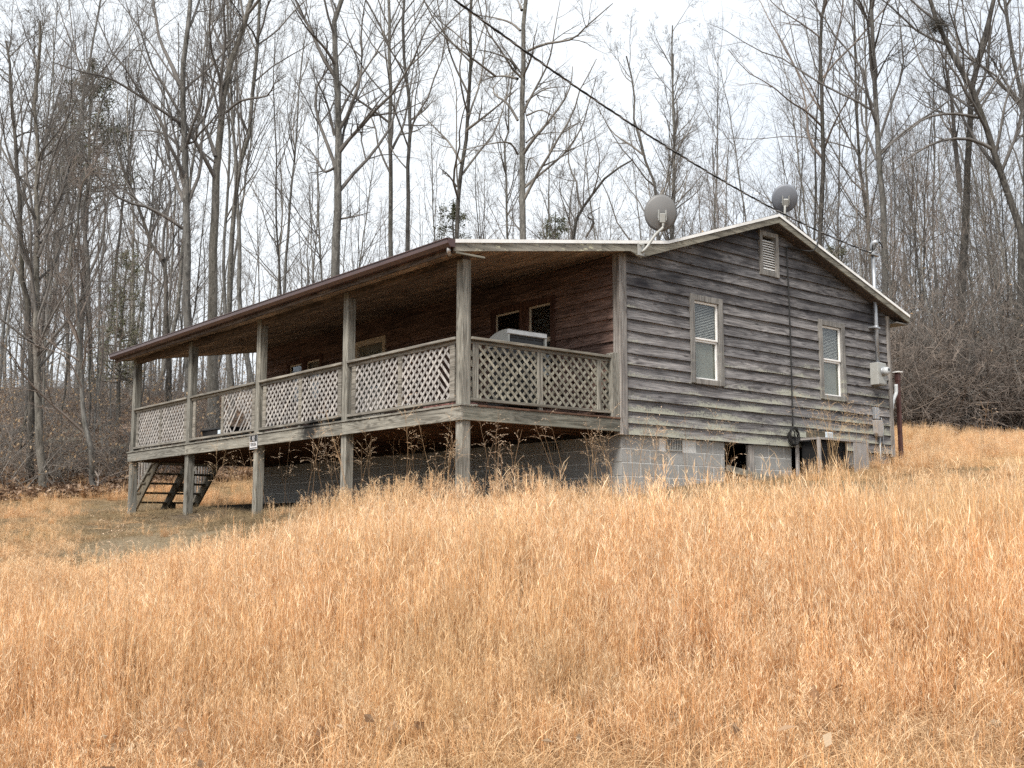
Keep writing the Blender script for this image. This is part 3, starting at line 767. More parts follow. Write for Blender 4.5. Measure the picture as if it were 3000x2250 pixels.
# porch ceiling planks
ceil = empty('porch_ceiling', (-1.5, 5.8, 2.4), house)
xs = np.linspace(-3.12, 0.06, 14)
for xa, xb in zip(xs[:-1], xs[1:]):
    ycut = [Y0+0.032, rng.uniform(2.5, 5.5), rng.uniform(6.5, 9.5), Y1-0.04]
    for ya, yb in zip(ycut[:-1], ycut[1:]):
        s = rng.normal(0, 0.006)
        prism('ceiling_plank', [(xa+0.004, roofz(xa)-0.150+s), (xb-0.004, roofz(xb)-0.150+s), (xb-0.004, roofz(xb)-0.136), (xa+0.004, roofz(xa)-0.136)], 'y', ya+0.004, yb-0.004, M['ceiling'], ceil)
box('porch_header', -2.885, -2.775, 0.002, LEN+0.14, 2.12, 2.225, M['eave'], house)
beam_between('eave_board', (-3.20, Y0+0.03, 2.225), (-3.20, Y1, 2.225), 0.03, 0.145, M['eave'], house)
beam_between('far_fascia', (-3.217, Y1+0.015, 2.25), (0.8, Y1+0.015, 2.905), 0.03, 0.15, M['fascia'], house)
# gutter
gut = prism('gutter', [(-3.218, 2.325), (-3.218, 2.215), (-3.30, 2.215), (-3.335, 2.26), (-3.335, 2.325), (-3.348, 2.330), (-3.348, 2.318), (-3.33, 2.315), (-3.325, 2.262), (-3.296, 2.224), (-3.226, 2.224), (-3.226, 2.325)], 'y', Y0-0.01, Y1+0.02, M['gutter'], house)
prism('gutter_end_cap', [(-3.220, 2.322), (-3.220, 2.217), (-3.299, 2.217), (-3.333, 2.261), (-3.333, 2.322)], 'y', Y0-0.016, Y0-0.008, M['gutter'], house)
tube('downspout_stub', [(-3.27, Y0+0.06, 2.22), (-3.26, Y0+0.07, 2.17), (-3.22, Y0+0.10, 2.14)], 0.028, M['alum'], house)

# porch: posts, beams, deck
for i in range(5):
    y = i*BAY
    gzp = gz1(-2.83, y+0.07)
    box('post', -PD, -PD+0.14, y, y+0.14, gzp-0.25, 2.17 if i == 0 else 2.215, M['post'], house, 0.006)
ycuts = [-0.038, BAY+0.05, 2*BAY+0.04, 3*BAY+0.06, 4*BAY+0.16]
for a, b in zip(ycuts[:-1], ycuts[1:]):
    box('rim_beam', -PD-0.040, -PD-0.002, a+0.001, b-0.001, 0.026, 0.209, M['beam_y'], house)
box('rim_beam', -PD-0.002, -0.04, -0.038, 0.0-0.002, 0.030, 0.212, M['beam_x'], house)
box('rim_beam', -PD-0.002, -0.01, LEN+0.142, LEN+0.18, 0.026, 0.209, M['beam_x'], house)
deck = empty('porch_deck', (-1.5, 5.8, 0.2), house)
for k in range(29):
    y = 0.05+k*0.41
    box('joist', -PD+0.001, 0.02, y, y+0.038, 0.035, 0.205, M['dark_wood'], deck, 0)
xb = np.linspace(-PD-0.06, -0.035, 21)
for a, b in zip(xb[:-1], xb[1:]):
    box('deck_board', a+0.003, b-0.003, -0.05, LEN+0.19, 0.213, 0.240, M['beam_y'] if a < -2.8 else M['dark_wood'], deck, 0.003)

def lattice(axis, a0, a1, z0, z1, c, mat, parent, skip=None, cut=None):
    pitch = 0.135; half = 0.018
    for s in (1, -1):
        lo = min(z0-s*a0, z0-s*a1, z1-s*a0, z1-s*a1); hi = max(z0-s*a0, z0-s*a1, z1-s*a0, z1-s*a1)
        k = 0; cc = lo+pitch*rng.uniform(0.3, 0.7)
        while cc < hi-0.02:
            # clip z = s*a + cc to the panel
            pa = [a0, a1]; zs = [s*a0+cc, s*a1+cc]
            A = sorted([a for a in (a0, a1, (z0-cc)/s, (z1-cc)/s) if a0-1e-6 <= a <= a1+1e-6 and z0-1e-6 <= s*a+cc <= z1+1e-6])
            k += 1
            if len(A) >= 2 and A[-1]-A[0] > 0.03:
                b0, b1 = A[0], A[-1]
                if skip and skip(s, k): cc += pitch; continue
                if cut:
                    b0, b1 = cut(s, k, b0, b1)
                lay = 0.004*s
                if axis == 'y': p, q, nv = (c+lay, b0, s*b0+cc), (c+lay, b1, s*b1+cc), (1, 0, 0)
                else: p, q, nv = (b0, c+lay, s*b0+cc), (b1, c+lay, s*b1+cc), (0, 1, 0)
                if b1-b0 > 0.02:
                    beam_between('lattice_slat', p, q, 0.036, 0.007, mat, parent, 0, nv)
            cc += pitch*rng.uniform(0.97, 1.03)
ZB, ZT = 0.335, 1.055
for i in range(4):
    y0, y1 = i*BAY+0.14, (i+1)*BAY
    rl = empty('railing', (-2.84, (y0+y1)/2, 0.7), house)
    sag = rng.normal(0, 0.006)
    box('top_rail', -2.925, -2.775, y0+0.002, y1-0.002, 1.105, 1.142, M['rail_y'], rl)
    box('sub_rail', -2.87, -2.825, y0+0.002, y1-0.002, 1.055, 1.103, M['rail_y'], rl)
    if i != 1:
        box('bottom_rail', -2.895, -2.80, y0+0.002, y1-0.002, 0.292, 0.332, M['rail_y'], rl)
    else:                                                   # burnt: the half beyond the middle stile is left
        box('bottom_rail', -2.895, -2.80, y0+1.15, y1-0.002, 0.292, 0.332, M['rail_y'], rl)
        beam_between('bottom_rail', (-2.85, y0+0.002, 0.33), (-2.85, y0+1.149, 0.300), 0.09, 0.038, M['rail_y'], rl)
    ym = (y0+y1)/2
    for (a, b) in ((y0+0.08, y0+0.19), (ym-0.045, ym+0.045), (y1-0.19, y1-0.08)):
        box('stile', -2.866, -2.836, a, b, ZB, 1.055, M['rail_y'], rl)
    box('foot', -2.87, -2.82, ym-0.04, ym+0.04, 0.242, 0.291, M['rail_y'], rl)
    if i == 0:
        lattice('y', y0+0.19, ym-0.045, ZB, ZT, -2.85, M['lattice'], rl, cut=lambda s, k, a, b: ((a+0.22, b) if (s == -1 and k in (3, 4, 5)) else (a, b)))
        lattice('y', ym+0.045, y1-0.19, ZB, ZT, -2.85, M['lattice'], rl)
    elif i == 1:
        lattice('y', y0+0.19, ym-0.045, ZB, ZT, -2.85, M['lattice'], rl)
        lattice('y', ym+0.045, y1-0.19, ZB, ZT, -2.85, M['lattice'], rl)
    elif i == 2:                                            # one half broken, the other gone
        lattice('y', y0+0.19, ym-0.045, ZB, ZT, -2.85, M['lattice'], rl, skip=lambda s, k: (s == 1 and k in (5, 7)),
                cut=lambda s, k, a, b: ((a+(b-a)*0.55, b) if (s == 1 and k in (4, 6, 8)) else ((a, a+(b-a)*0.5) if (s == -1 and k in (5, 7)) else (a, b))))
    else:
        lattice('y', y0+0.19, ym-0.045, ZB, ZT, -2.85, M['lattice'], rl)
        lattice('y', ym+0.045, y1-0.19, ZB, ZT, -2.85, M['lattice'], rl)
rl = empty('railing', (-1.5, 0.05, 0.7), house)
box('top_rail', -2.755, -0.20, -0.02, 0.115, 1.105, 1.142, M['rail_x'], rl)
box('sub_rail', -2.755, -0.20, 0.03, 0.075, 1.055, 1.103, M['rail_x'], rl)
box('bottom_rail', -2.755, -0.20, 0.0, 0.095, 0.292, 0.332, M['rail_x'], rl)
for (a, b, m) in ((-2.70, -2.605, 'post'), (-1.575, -1.48, 'rail_x'), (-0.44, -0.36, 'rail_x')):
    box('stile', a, b, 0.030, 0.062, ZB, 1.055, M['post'], rl)
box('foot', -1.56, -1.49, 0.02, 0.07, 0.242, 0.291, M['post'], rl)
lattice('x', -2.605, -1.575, ZB, ZT, 0.046, M['lattice_x'], rl)
lattice('x', -1.48, -0.44, ZB, ZT, 0.046, M['lattice_x'], rl)
lattice('x', -0.36, -0.20, ZB, ZT, 0.046, M['lattice_x'], rl)
lattice('x', -2.758, -2.70, ZB, ZT, 0.046, M['lattice_x'], rl)
ep = prism('railing_post', [(-0.197, 0.215), (-0.055, 0.215), (-0.055, 1.165), (-0.08, 1.19), (-0.172, 1.19), (-0.197, 1.165)], 'y', -0.036, 0.104, M['post'], house, 0.004)

# stairs at the far end of the porch
st = empty('staircase', (-1.55, 12.5, -0.4), house)
for x in (-2.25, -1.55, -0.87):
    beam_between('stringer', (x, LEN+0.18, 0.12), (x, LEN+1.72, -1.10), 0.045, 0.24, M['stair'], st, 0.004)
for k in range(6):
    y = LEN+0.30+k*0.255; z = 0.05-k*0.205
    box('tread', -2.30, -0.83, y, y+0.27, z-0.038, z, M['stair'], st)
    if k in (2, 4): box('riser_cleat', -1.60, -1.35, y+0.02, y+0.06, z-0.20, z-0.04, M['stair'], st)
for x in (-2.29, -0.83):
    box('handrail_post', x-0.045, x+0.045, LEN+1.55, LEN+1.64, -1.25, -0.05, M['post'], st)
    beam_between('handrail', (x, LEN+0.10, 1.05), (x, LEN+1.65, -0.08), 0.04, 0.09, M['rail_y'], st)
    beam_between('handrail', (x, LEN+0.10, 0.32), (x, LEN+1.65, -0.80), 0.04, 0.09, M['rail_y'], st)
    for k in range(9):
        y = LEN+0.22+k*0.155
        zt = 1.05-(y-LEN-0.10)*0.729
        box('baluster', x-0.016, x+0.016, y, y+0.032, zt-0.76, zt-0.03, M['lattice'], st, 0.002)

# ------------------------------------------------------------------ trees
def unit(v): return v/np.maximum(np.linalg.norm(v, axis=-1, keepdims=True), 1e-9)
class Tubes:
    def __init__(s): s.g = {}
    def add(s, pts, rad, k):
        """pts (B,n,3), rad (B,n)"""
        s.g.setdefault((pts.shape[1], k), []).append((pts, rad))
    def mesh(s, name, mat):
        VV, FF, base = [], [], 0
        for (n, k), lst in s.g.items():
            P = np.concatenate([a for a, _ in lst]); R = np.concatenate([b for _, b in lst]); B = len(P)
            T = unit(np.gradient(P, axis=1))
            ref = np.where(np.abs(T[:, :1, 2:]) < 0.85, np.array([0.0, 0.0, 1.0]), np.array([1.0, 0.0, 0.0]))
            S = unit(np.cross(T, np.broadcast_to(ref, T.shape))); N = np.cross(T, S)
            a = np.linspace(0, 2*np.pi, k, endpoint=False)
            V = P[:, :, None]+R[:, :, None, None]*(np.cos(a)[:, None]*S[:, :, None]+np.sin(a)[:, None]*N[:, :, None])
            VV.append(V.reshape(-1, 3))
            b = (np.arange(B)*n*k)[:, None, None]; i = (np.arange(n-1)*k)[None, :, None]; j = np.arange(k)[None, None]; j2 = (j+1) % k
            Q = np.stack([b+i+j, b+i+j2, b+i+k+j2, b+i+k+j], -1).reshape(-1, 4)+base
            FF.append(Q); base += B*n*k
        return fast_mesh(name, np.concatenate(VV), [np.concatenate(FF)], mat, True)
def spawn(r, pts, rad, Ln, count, t0, t1, ang, lenf, taper=0.55, rf=(0.4, 0.7)):
    B, n, _ = pts.shape
    t = r.uniform(t0, t1, (B, count)); x = t*(n-1); i = np.minimum(x.astype(int), n-2); f = (x-i)[..., None]
    bi = np.arange(B)[:, None]
    p = pts[bi, i]*(1-f)+pts[bi, i+1]*f
    d = unit(pts[bi, i+1]-pts[bi, i]); rr = rad[bi, i]*(1-f[..., 0])+rad[bi, i+1]*f[..., 0]
    perp = unit(np.cross(d, r.normal(size=d.shape)))
    a = r.uniform(ang[0], ang[1], (B, count, 1))
    D = np.cos(a)*d+np.sin(a)*perp
    L2 = Ln[:, None]*r.uniform(lenf[0], lenf[1], (B, count))*(1-taper*(t-t0)/(t1-t0+1e-6))
    R2 = np.minimum(rr*r.uniform(rf[0], rf[1], (B, count)), 0.05*L2+0.002)
    return p.reshape(-1, 3), D.reshape(-1, 3), L2.ravel(), R2.ravel()
def extend(r, p, D, Ln, R, n, wig, trop, tip=0.2, minr=0.003):
    B = len(p); P = np.zeros((B, n, 3)); P[:, 0] = p; d = D.copy(); st = (Ln/(n-1))[:, None]
    for i in range(1, n):
        d = unit(d+r.normal(0, wig, (B, 3))+np.array([0, 0, trop]))
        P[:, i] = P[:, i-1]+d*st
    t = np.linspace(0, 1, n)[None]
    rad = np.maximum(R[:, None]*(1-(1-tip)*t), minr)
    return P, rad
def trunk_from(path, r0, r1, n=18, flare=0.35, jitter=0.02, r=None):
    P = smooth_path(path, n)
    if r is not None: P[1:-1] += r.normal(0, jitter, (n-2, 3))*np.array([1, 1, 0.2])
    t = np.linspace(0, 1, n); rad = r0*(1-t)+r1*t
    rad = rad*(1+flare*np.exp(-t*n*0.9))
    return P[None], rad[None]

def tree_meshes(seed, path, r0, r1, limbs=(), nl=16, nb=6, nt=6, ltop=0.35, limb_len=(0.22, 0.42), ang=(0.5, 0.95), trop=0.10,
                mats=('bark', 'twig'), minr=0.0035, extra=None):
    """Bare tree in its own frame (base at the origin). Returns trunk mesh, branch mesh."""
    r = np.random.default_rng(seed)
    P, R = trunk_from(path, r0, r1, r=r)
    H = np.linalg.norm(P[0, -1]-P[0, 0])
    Tt = Tubes(); Tt.add(P, R, 9)
    if extra:                                       # second stems
        for (pth, a, b) in extra:
            P2, R2 = trunk_from(pth, a, b, n=14, flare=0.0, r=r); Tt.add(P2, R2, 7)
            P = P if P.shape[1] == 18 else P
    Tb = Tubes(); L1 = []
    for lp in limbs:
        pts = smooth_path(lp[0], 10); rr = np.linspace(lp[1], lp[1]*0.25, 10)
        L1.append((pts[None], rr[None], np.array([np.linalg.norm(np.diff(pts, axis=0), axis=1).sum()])))
    srcs = [(P, R, np.array([H]))]
    if extra:
        for (pth, a, b) in extra:
            P2, R2 = trunk_from(pth, a, b, n=18, flare=0.0, r=r)
            srcs.append((P2, R2, np.array([np.linalg.norm(P2[0, -1]-P2[0, 0])])))
    for (Ps, Rs, Hs) in srcs:
        p, D, L_, R_ = spawn(r, Ps, Rs, Hs, nl, ltop, 0.98, ang, limb_len, 0.55)
        pts, rad = extend(r, p, D, L_, R_, 10, 0.13, trop)
        L1.append((pts, rad, L_))
    A = np.concatenate([a for a, _, _ in L1]); Bq = np.concatenate([b for _, b, _ in L1]); C = np.concatenate([c for _, _, c in L1])
    Tb.add(A, Bq, 5)
    p, D, L_, R_ = spawn(r, A, Bq, C, nb, 0.18, 0.97, (0.45, 1.0), (0.28, 0.55))
    pts, rad = extend(r, p, D, L_, R_, 6, 0.16, 0.07, minr=minr); Tb.add(pts, rad, 4)
    p, D, L_, R_ = spawn(r, pts, rad, L_, nt, 0.15, 0.98, (0.4, 1.0), (0.35, 0.65))
    pts, rad = extend(r, p, D, L_, R_, 4, 0.18, 0.05, minr=minr); Tb.add(pts, rad, 3)
    p, D, L_, R_ = spawn(r, pts, rad, L_, 3, 0.2, 0.98, (0.4, 0.9), (0.4, 0.7))
    pts, rad = extend(r, p, D, L_, R_, 3, 0.2, 0.05, minr=minr*0.85); Tb.add(pts, rad, 3)
    return Tt.mesh('trunk', M[mats[0]]), Tb.mesh('branches', M[mats[1]])
def plant_tree(name, meshes, loc, label, group=None, rotz=0.0, scale=1.0):
    e = empty(name, loc); tag(e, label, 'tree', group)
    for nm, me in zip(('trunk', 'branches', 'foliage'), meshes):
        o = bpy.data.objects.new(nm, me); link(o, e, loc); o.location = (0, 0, 0)
    e.rotation_euler = (0, 0, rotz); e.scale = (scale,)*3
    return e

def hero(seed, d, uv, wpx, limbs, label, nl=16, base_u=None, top_ext=260, name='bare_tree', **kw):
    """uv: trunk centreline in photo pixels, bottom to top, at depth d; limbs: (points, width px, depth swing)."""
    r = np.random.default_rng(seed+500)
    bu = base_u if base_u is not None else uv[0][0]
    x, y = column(bu, d); z = gz1(x, y); base = np.array([x, y, z-0.15])
    path = [base]
    for (u, v) in uv:
        p = at(u, v, d+r.normal(0, 0.15))
        if p[2] > path[-1][2]+0.5: path.append(p)
    if top_ext and uv[-1][1] < 40:
        u0, v0 = uv[-2]; u1, v1 = uv[-1]; sl = (u1-u0)/(v1-v0-1e-6)
        path.append(at(u1-sl*top_ext+r.normal(0, 15), v1-top_ext, d+0.5)); path.append(at(u1-sl*top_ext*1.8+r.normal(0, 30), v1-top_ext*2.2, d+0.2))
    r0 = wpx[0]*d/F/2*0.92; r1 = wpx[1]*d/F/2*(0.25 if uv[-1][1] < 40 else 0.6)
    lim = []
    for lp, w, sw in limbs:
        n = len(lp); pts = [at(u, v, d+sw*(i/(n-1))**1.2) for i, (u, v) in enumerate(lp)]
        lim.append((np.array(pts)-base, w*d/F/2))
    ms = tree_meshes(seed, np.array(path)-base, r0, max(r1, 0.03), lim, nl=nl, **kw)
    return plant_tree(name, ms, base, label)
z4 = lambda *p: [(x*0.6028, y*0.6028) for x, y in p]
z5 = lambda *p: [(900+x*0.4973, y*0.4973) for x, y in p]
z6 = lambda *p: [(1900+x*0.7835, y*0.7835) for x, y in p]
zl = lambda *p: [(x*0.3918, 900+y*0.3918) for x, y in p]

hero(11, 38, z4((915, 1600), (905, 1000), (900, 600), (888, 430), (897, 250), (920, 60), (925, 0)), (31, 20), [
    (z4((885, 600), (760, 520), (640, 440), (520, 375), (400, 350), (250, 300)), 11, -2.5),
    (z4((885, 735), (830, 670), (770, 640), (650, 635), (590, 650)), 9, 2.0),
    (z4((890, 1110), (800, 1050), (700, 1000), (590, 970), (460, 840), (390, 730)), 12, -2.0),
    (z4((880, 430), (840, 330), (780, 200), (755, 80), (745, 0)), 15, 1.5),
    (z4((905, 700), (940, 690), (975, 640), (1060, 540), (1085, 350)), 8, -1.0)],
    'tall dark trunked bare tree whose limbs arch left above the porch roof', nl=14, mats=('bark', 'twig'), nb=7, nt=6)
hero(12, 39, z4((1030, 1600), (1040, 1200), (1047, 900), (1075, 600), (1092, 430), (1125, 300), (1180, 130), (1225, 0)), (36, 18), [
    (z4((1047, 760), (1015, 660), (985, 600), (925, 480), (905, 350)), 13, 1.0),
    (z4((1080, 560), (1072, 400), (1095, 200), (1088, 60), (1090, 0)), 14, -1.5),
    (z4((1100, 545), (1170, 490), (1300, 465), (1330, 410), (1390, 370)), 9, -2.0),
    (z4((1120, 320), (1080, 240), (1030, 120), (990, 0)), 8, 2),
    (z4((1045, 790), (980, 740), (930, 720)), 8, 1.0)],
    'thick forked bare tree with mottled bark behind the middle of the porch roof', nl=14, mats=('bark_pale', 'twig'), nb=7, nt=6)
hero(13, 43, z4((1110, 1530), (1140, 1000), (1170, 750), (1215, 640), (1230, 400), (1250, 200), (1262, 0)), (20, 8), [
    (z4((1170, 760), (1160, 600), (1150, 400), (1165, 200)), 8, 1)],
    'slim leaning bare tree just right of the thick forked one', nl=16)
hero(14, 41, z5((170, 1600), (180, 1200), (185, 900), (175, 400), (172, 60), (200, 0)), (36, 16), [
    (z5((165, 380), (100, 280), (0, 170), (-70, 60)), 11, -2),
    (z5((190, 900), (250, 820), (350, 690), (480, 520)), 10, -1.5),
    (z5((170, 980), (100, 1010), (30, 900), (-20, 860)), 9, 1.5),
    (z5((200, 880), (230, 720), (330, 520), (400, 420)), 9, 2),
    (z5((160, 800), (120, 620), (60, 480), (20, 380)), 9, -1),
    (z5((175, 70), (150, 0)), 8, 0),
    (z5((200, 1290), (300, 1270), (370, 1250)), 7, -1.5)],
    'rough barked bare tree with fanned limbs above the second porch post', nl=22, nb=8, nt=6)
hero(15, 46, z5((490, 1500), (490, 900), (487, 430), (480, 200), (482, 0)), (19, 9), [
    (z5((495, 890), (540, 800), (570, 730), (610, 500), (640, 300)), 9, 1.5)],
    'straight slim bare tree with one long right fork behind the roof', nl=20)
hero(16, 44, z5((592, 1480), (600, 900), (607, 690), (580, 400), (560, 150), (565, 0)), (17, 8), [
    (z5((605, 710), (700, 640), (760, 560)), 7, 2)],
    'straight slim bare tree, right one of the pair over the roof slope', nl=20)
hero(17, 42, z5((888, 1400), (905, 1000), (930, 850), (955, 500), (955, 300), (965, 100), (968, 0)), (18, 7), [
    (z5((940, 765), (1040, 690), (1150, 600), (1240, 520)), 9, -2),
    (z5((905, 960), (850, 860), (780, 780), (640, 640)), 8, 1.5),
    (z5((880, 1100), (830, 1030), (780, 990)), 7, -1)],
    'dark slim bare tree rising over the near corner of the porch roof', nl=18, mats=('bark_dark', 'twig'))
hero(18, 38, z5((1270, 1410), (1265, 700), (1270, 450), (1275, 100), (1287, 0)), (28, 18), [
    (z5((1300, 300), (1400, 260), (1560, 230), (1650, 150), (1800, 20)), 9, -2.5),
    (z5((1240, 465), (1180, 450), (1110, 450), (1030, 475)), 9, 2.0),
    (z5((1230, 410), (1190, 350), (1090, 310), (980, 290)), 7, -2),
    (z5((1110, 450), (1020, 380), (900, 290), (780, 190), (700, 100)), 8, -3),
    (z5((1240, 710), (1180, 610), (1110, 560), (1100, 510), (1180, 430)), 9, 1.5),
    (z5((1255, 180), (1190, 130), (1080, 100), (980, 90)), 8, 2.5),
    (z5((1265, 60), (1240, 0)), 10, 0.5),
    (z5((1295, 680), (1380, 650), (1480, 700)), 6, -2),
    (z5((1290, 600), (1340, 560), (1420, 520), (1550, 510)), 7, 2),
    (z5((1240, 910), (1190, 840), (1060, 850), (940, 880)), 7, -2),
    (z5((1290, 840), (1340, 800), (1450, 780)), 6, 1.5),
    (z5((1290, 1000), (1320, 930), (1410, 1040)), 5, -1.5)],
    'tall straight bare trunk standing alone against white sky behind the porch corner', nl=10, nb=7, nt=5, limb_len=(0.1, 0.25))
hero(19, 40, z5((1560, 1410), (1600, 1290), (1640, 1200), (1710, 1130), (1780, 1030), (1850, 980), (1920, 940), (1950, 900)), (22, 6), [
    (z5((1620, 1240), (1590, 1150), (1590, 1080), (1540, 960), (1550, 700)), 8, 1),
    (z5((1640, 1400), (1690, 1310), (1650, 1270), (1730, 1220)), 7, -1)],
    'crooked bare tree leaning right between tall trunk and grey dish', nl=12, mats=('bark_dark', 'twig'), ltop=0.4, limb_len=(0.25, 0.5))
hero(20, 45, z5((2060, 1400), (2050, 1100), (1980, 900), (1930, 700), (1915, 480), (1880, 330)), (15, 5), [
    (z5((1990, 920), (1900, 850), (1800, 780), (1720, 650)), 7, 1)],
    'thin bare tree leaning left behind the lower grey dish', nl=18)
hero(21, 47, z6((85, 900), (92, 750), (96, 550), (90, 330), (92, 200)), (16, 4), [],
    'single thin bare tree with short twigs above the lower dish', nl=26, limb_len=(0.12, 0.25))
hero(22, 46, z6((640, 900), (655, 600), (650, 400), (640, 150), (655, 0)), (19, 8), [
    (z6((650, 590), (600, 520), (590, 400), (560, 280), (500, 150)), 9, 1.5),
    (z6((655, 560), (700, 450), (790, 300)), 8, -1.5)],
    'bare tree with a wide fork behind the upper dish', nl=20, mats=('bark_dark', 'twig_brown'))
hero(23, 43, z6((885, 1000), (872, 700), (860, 600), (852, 400), (843, 250), (832, 0)), (26, 14), [
    (z6((862, 640), (890, 560), (940, 480)), 7, 1.5), (z6((848, 300), (900, 200), (960, 120)), 6, -1.5),
    (z6((855, 420), (800, 330), (720, 260), (680, 200)), 6, 1.0)],
    'tall straight bare tree above the electric mast on the roof', nl=20, nb=6)
hero(24, 44, z6((1170, 1100), (1185, 800), (1195, 600), (1200, 450), (1215, 300), (1260, 120), (1290, 0)), (30, 14), [
    (z6((1165, 720), (1145, 520), (1130, 350), (1110, 250), (1120, 100)), 16, -1.0),
    (z6((1200, 460), (1290, 330), (1370, 220)), 9, 1.5)],
    'double stemmed dark bare tree in the wood beyond the back eave', nl=18, mats=('bark_dark', 'twig'))
hero(25, 41, z6((1395, 950), (1370, 800), (1300, 600), (1230, 380), (1175, 270), (1120, 180), (1085, 90), (1050, 0)), (30, 15), [
    (z6((1290, 560), (1200, 520), (1080, 530), (960, 600), (900, 660)), 12, -2),
    (z6((1235, 440), (1140, 425), (1040, 440), (960, 500), (880, 560)), 10, -1),
    (z6((1230, 390), (1280, 330), (1340, 230), (1390, 170)), 8, 2),
    (z6((1375, 830), (1300, 950), (1220, 930)), 6, -1.5)],
    'large curved bare tree with drooping left limbs and a clump of twigs near its top', nl=16, mats=('bark_dark', 'twig'), nb=7)
hero(26, 44, z6((1410, 600), (1400, 400), (1370, 220), (1340, 80), (1330, 0)), (22, 14), [
    (z6((1400, 400), (1330, 300), (1270, 200), (1200, 120)), 9, 1)],
    'bare tree cut by the right edge of the picture behind the curved one', nl=16, base_u=3020)
hero(27, 29, zl((318, 1430), (300, 1000), (285, 500), (280, 200), (275, 0)) + z4((180, 1250), (180, 900), (178, 700), (165, 520), (190, 300), (195, 100)), (25, 6), [
    (z4((160, 1350), (110, 1180), (60, 1020), (0, 880)), 9, -1.5),
    (z4((185, 1250), (250, 1080), (330, 820), (380, 600)), 11, 1.0),
    (z4((180, 1150), (140, 900), (110, 700), (100, 500), (60, 350)), 9, 1.5),
    (z4((190, 1000), (260, 760), (340, 520), (345, 300)), 9, -1.0),
    (z4((185, 850), (215, 700), (300, 400), (360, 180)), 8, 1.2),
    (zl((290, 300), (200, 240), (80, 215)), 6, -1.5),
    (zl((300, 680), (230, 570), (120, 430), (60, 330)), 6, -1.5)],
    'pale barked many limbed tree at the forest edge on the far left', nl=22, mats=('bark_pale', 'twig'), nb=7, nt=6, ltop=0.25)
hero(28, 30, zl((215, 1430), (230, 1000), (235, 500), (200, 0)) + z4((110, 1300), (90, 900), (60, 500), (30, 200)), (24, 6), [
    (zl((230, 500), (150, 280), (0, 250)), 5, -1)],
    'dark trunk close behind the pale tree on the far left', nl=18, mats=('bark_dark', 'twig'))
hero(29, 29, zl((720, 1400), (685, 1270), (690, 1100), (640, 900), (615, 600), (600, 300), (570, 50)) + z4((340, 1300), (390, 1000), (420, 800)), (17, 4), [
    (zl((620, 930), (500, 820), (330, 670), (180, 510), (100, 370), (0, 260)), 9, -1.5),
    (zl((615, 600), (500, 380), (340, 310), (80, 220)), 6, -1),
    (zl((720, 1370), (735, 1280), (690, 1190)), 8, 0.5)],
    'small crooked tree with a swept left limb beside the porch end', nl=16, mats=('bark', 'twig_brown'), limb_len=(0.15, 0.35))
hero(30, 44, z4((430, 1500), (430, 1250), (400, 1050), (440, 850), (470, 600), (520, 420)), (18, 6), [
    (z4((435, 1330), (490, 1200), (510, 1050), (540, 900), (600, 700)), 9, 1)],
    'forked grey tree left of the tall dark trunked one', nl=18)
hero(31, 42, z4((810, 1500), (795, 1270), (740, 1200), (690, 1050), (610, 850), (560, 700), (550, 560)), (20, 6), [
    (z4((790, 1260), (800, 1100), (830, 950), (790, 780), (760, 600)), 10, 1),
    (z4((745, 1210), (650, 1330), (560, 1450)), 6, -1)],
    'crooked dark tree leaning left behind the far end of the roof', nl=18, mats=('bark_dark', 'twig'))
hero(32, 48, z5((1165, 900), (1180, 800), (1210, 1050)[:2], (1195, 600), (1215, 400)), (10, 4), [],
    'thin bare sapling close left of the tall straight trunk', nl=20, base_u=1505)
hero(33, 50, z5((2150, 1400), (2158, 1100), (2158, 800), (2150, 300), (2152, 150)), (14, 4), [],
    'straight thin bare tree with fine upswept twigs between the two dishes', nl=26, limb_len=(0.12, 0.26), ang=(0.4, 0.7))

# generic woodland trees: a few kinds, each copied
def generic(seed, H, r0, **kw):
    r = np.random.default_rng(seed)
    lean = r.normal(0, 0.05, 2)
    t = np.linspace(0, 1, 7)
    path = np.stack([lean[0]*H*t+np.cumsum(r.normal(0, 0.12, 7)), lean[1]*H*t+np.cumsum(r.normal(0, 0.12, 7)), H*t], -1); path[0] = 0
    path[:, :2] -= path[0, :2]
    return tree_meshes(seed, path, r0, 0.02, (), **kw)
KINDS = [generic(101, 21, 0.085, nl=22, nb=5, nt=4, ltop=0.38), generic(102, 24, 0.115, nl=22, nb=5, nt=4, ltop=0.42),
         generic(103, 18, 0.065, nl=18, nb=5, nt=4, ltop=0.30, mats=('bark_dark', 'twig')),
         generic(104, 22, 0.095, nl=20, nb=5, nt=4, ltop=0.35, mats=('bark_pale', 'twig')),
         generic(105, 16, 0.055, nl=16, nb=5, nt=4, ltop=0.25, ang=(0.4, 0.7), mats=('bark', 'twig_brown')),
         generic(106, 20, 0.080, nl=24, nb=5, nt=4, ltop=0.30, ang=(0.35, 0.7), trop=0.14),
         generic(107, 13, 0.048, nl=16, nb=5, nt=4, ltop=0.2, mats=('bark_dark', 'twig_brown')),
         generic(108, 23, 0.105, nl=20, nb=6, nt=4, ltop=0.45, mats=('bark_dark', 'twig'))]
rt_ = np.random.default_rng(33)
placed = []
GROUPS = [
    (-250, 950, 42, 66, 24, 'slender bare tree in the wood left of the house', 'bare trees in the wood left of the house', (0, 1, 2, 3, 4, 5, 7)),
    (950, 2080, 48, 75, 20, 'thin bare tree far behind the porch roof', 'bare trees far behind the porch roof', (0, 2, 4, 5, 6, 3)),
    (2080, 3250, 45, 70, 66, 'thin dark bare tree in the dense wood right of the ridge', 'bare trees in the dense wood right of the ridge', (0, 2, 4, 5, 6, 7, 2))]
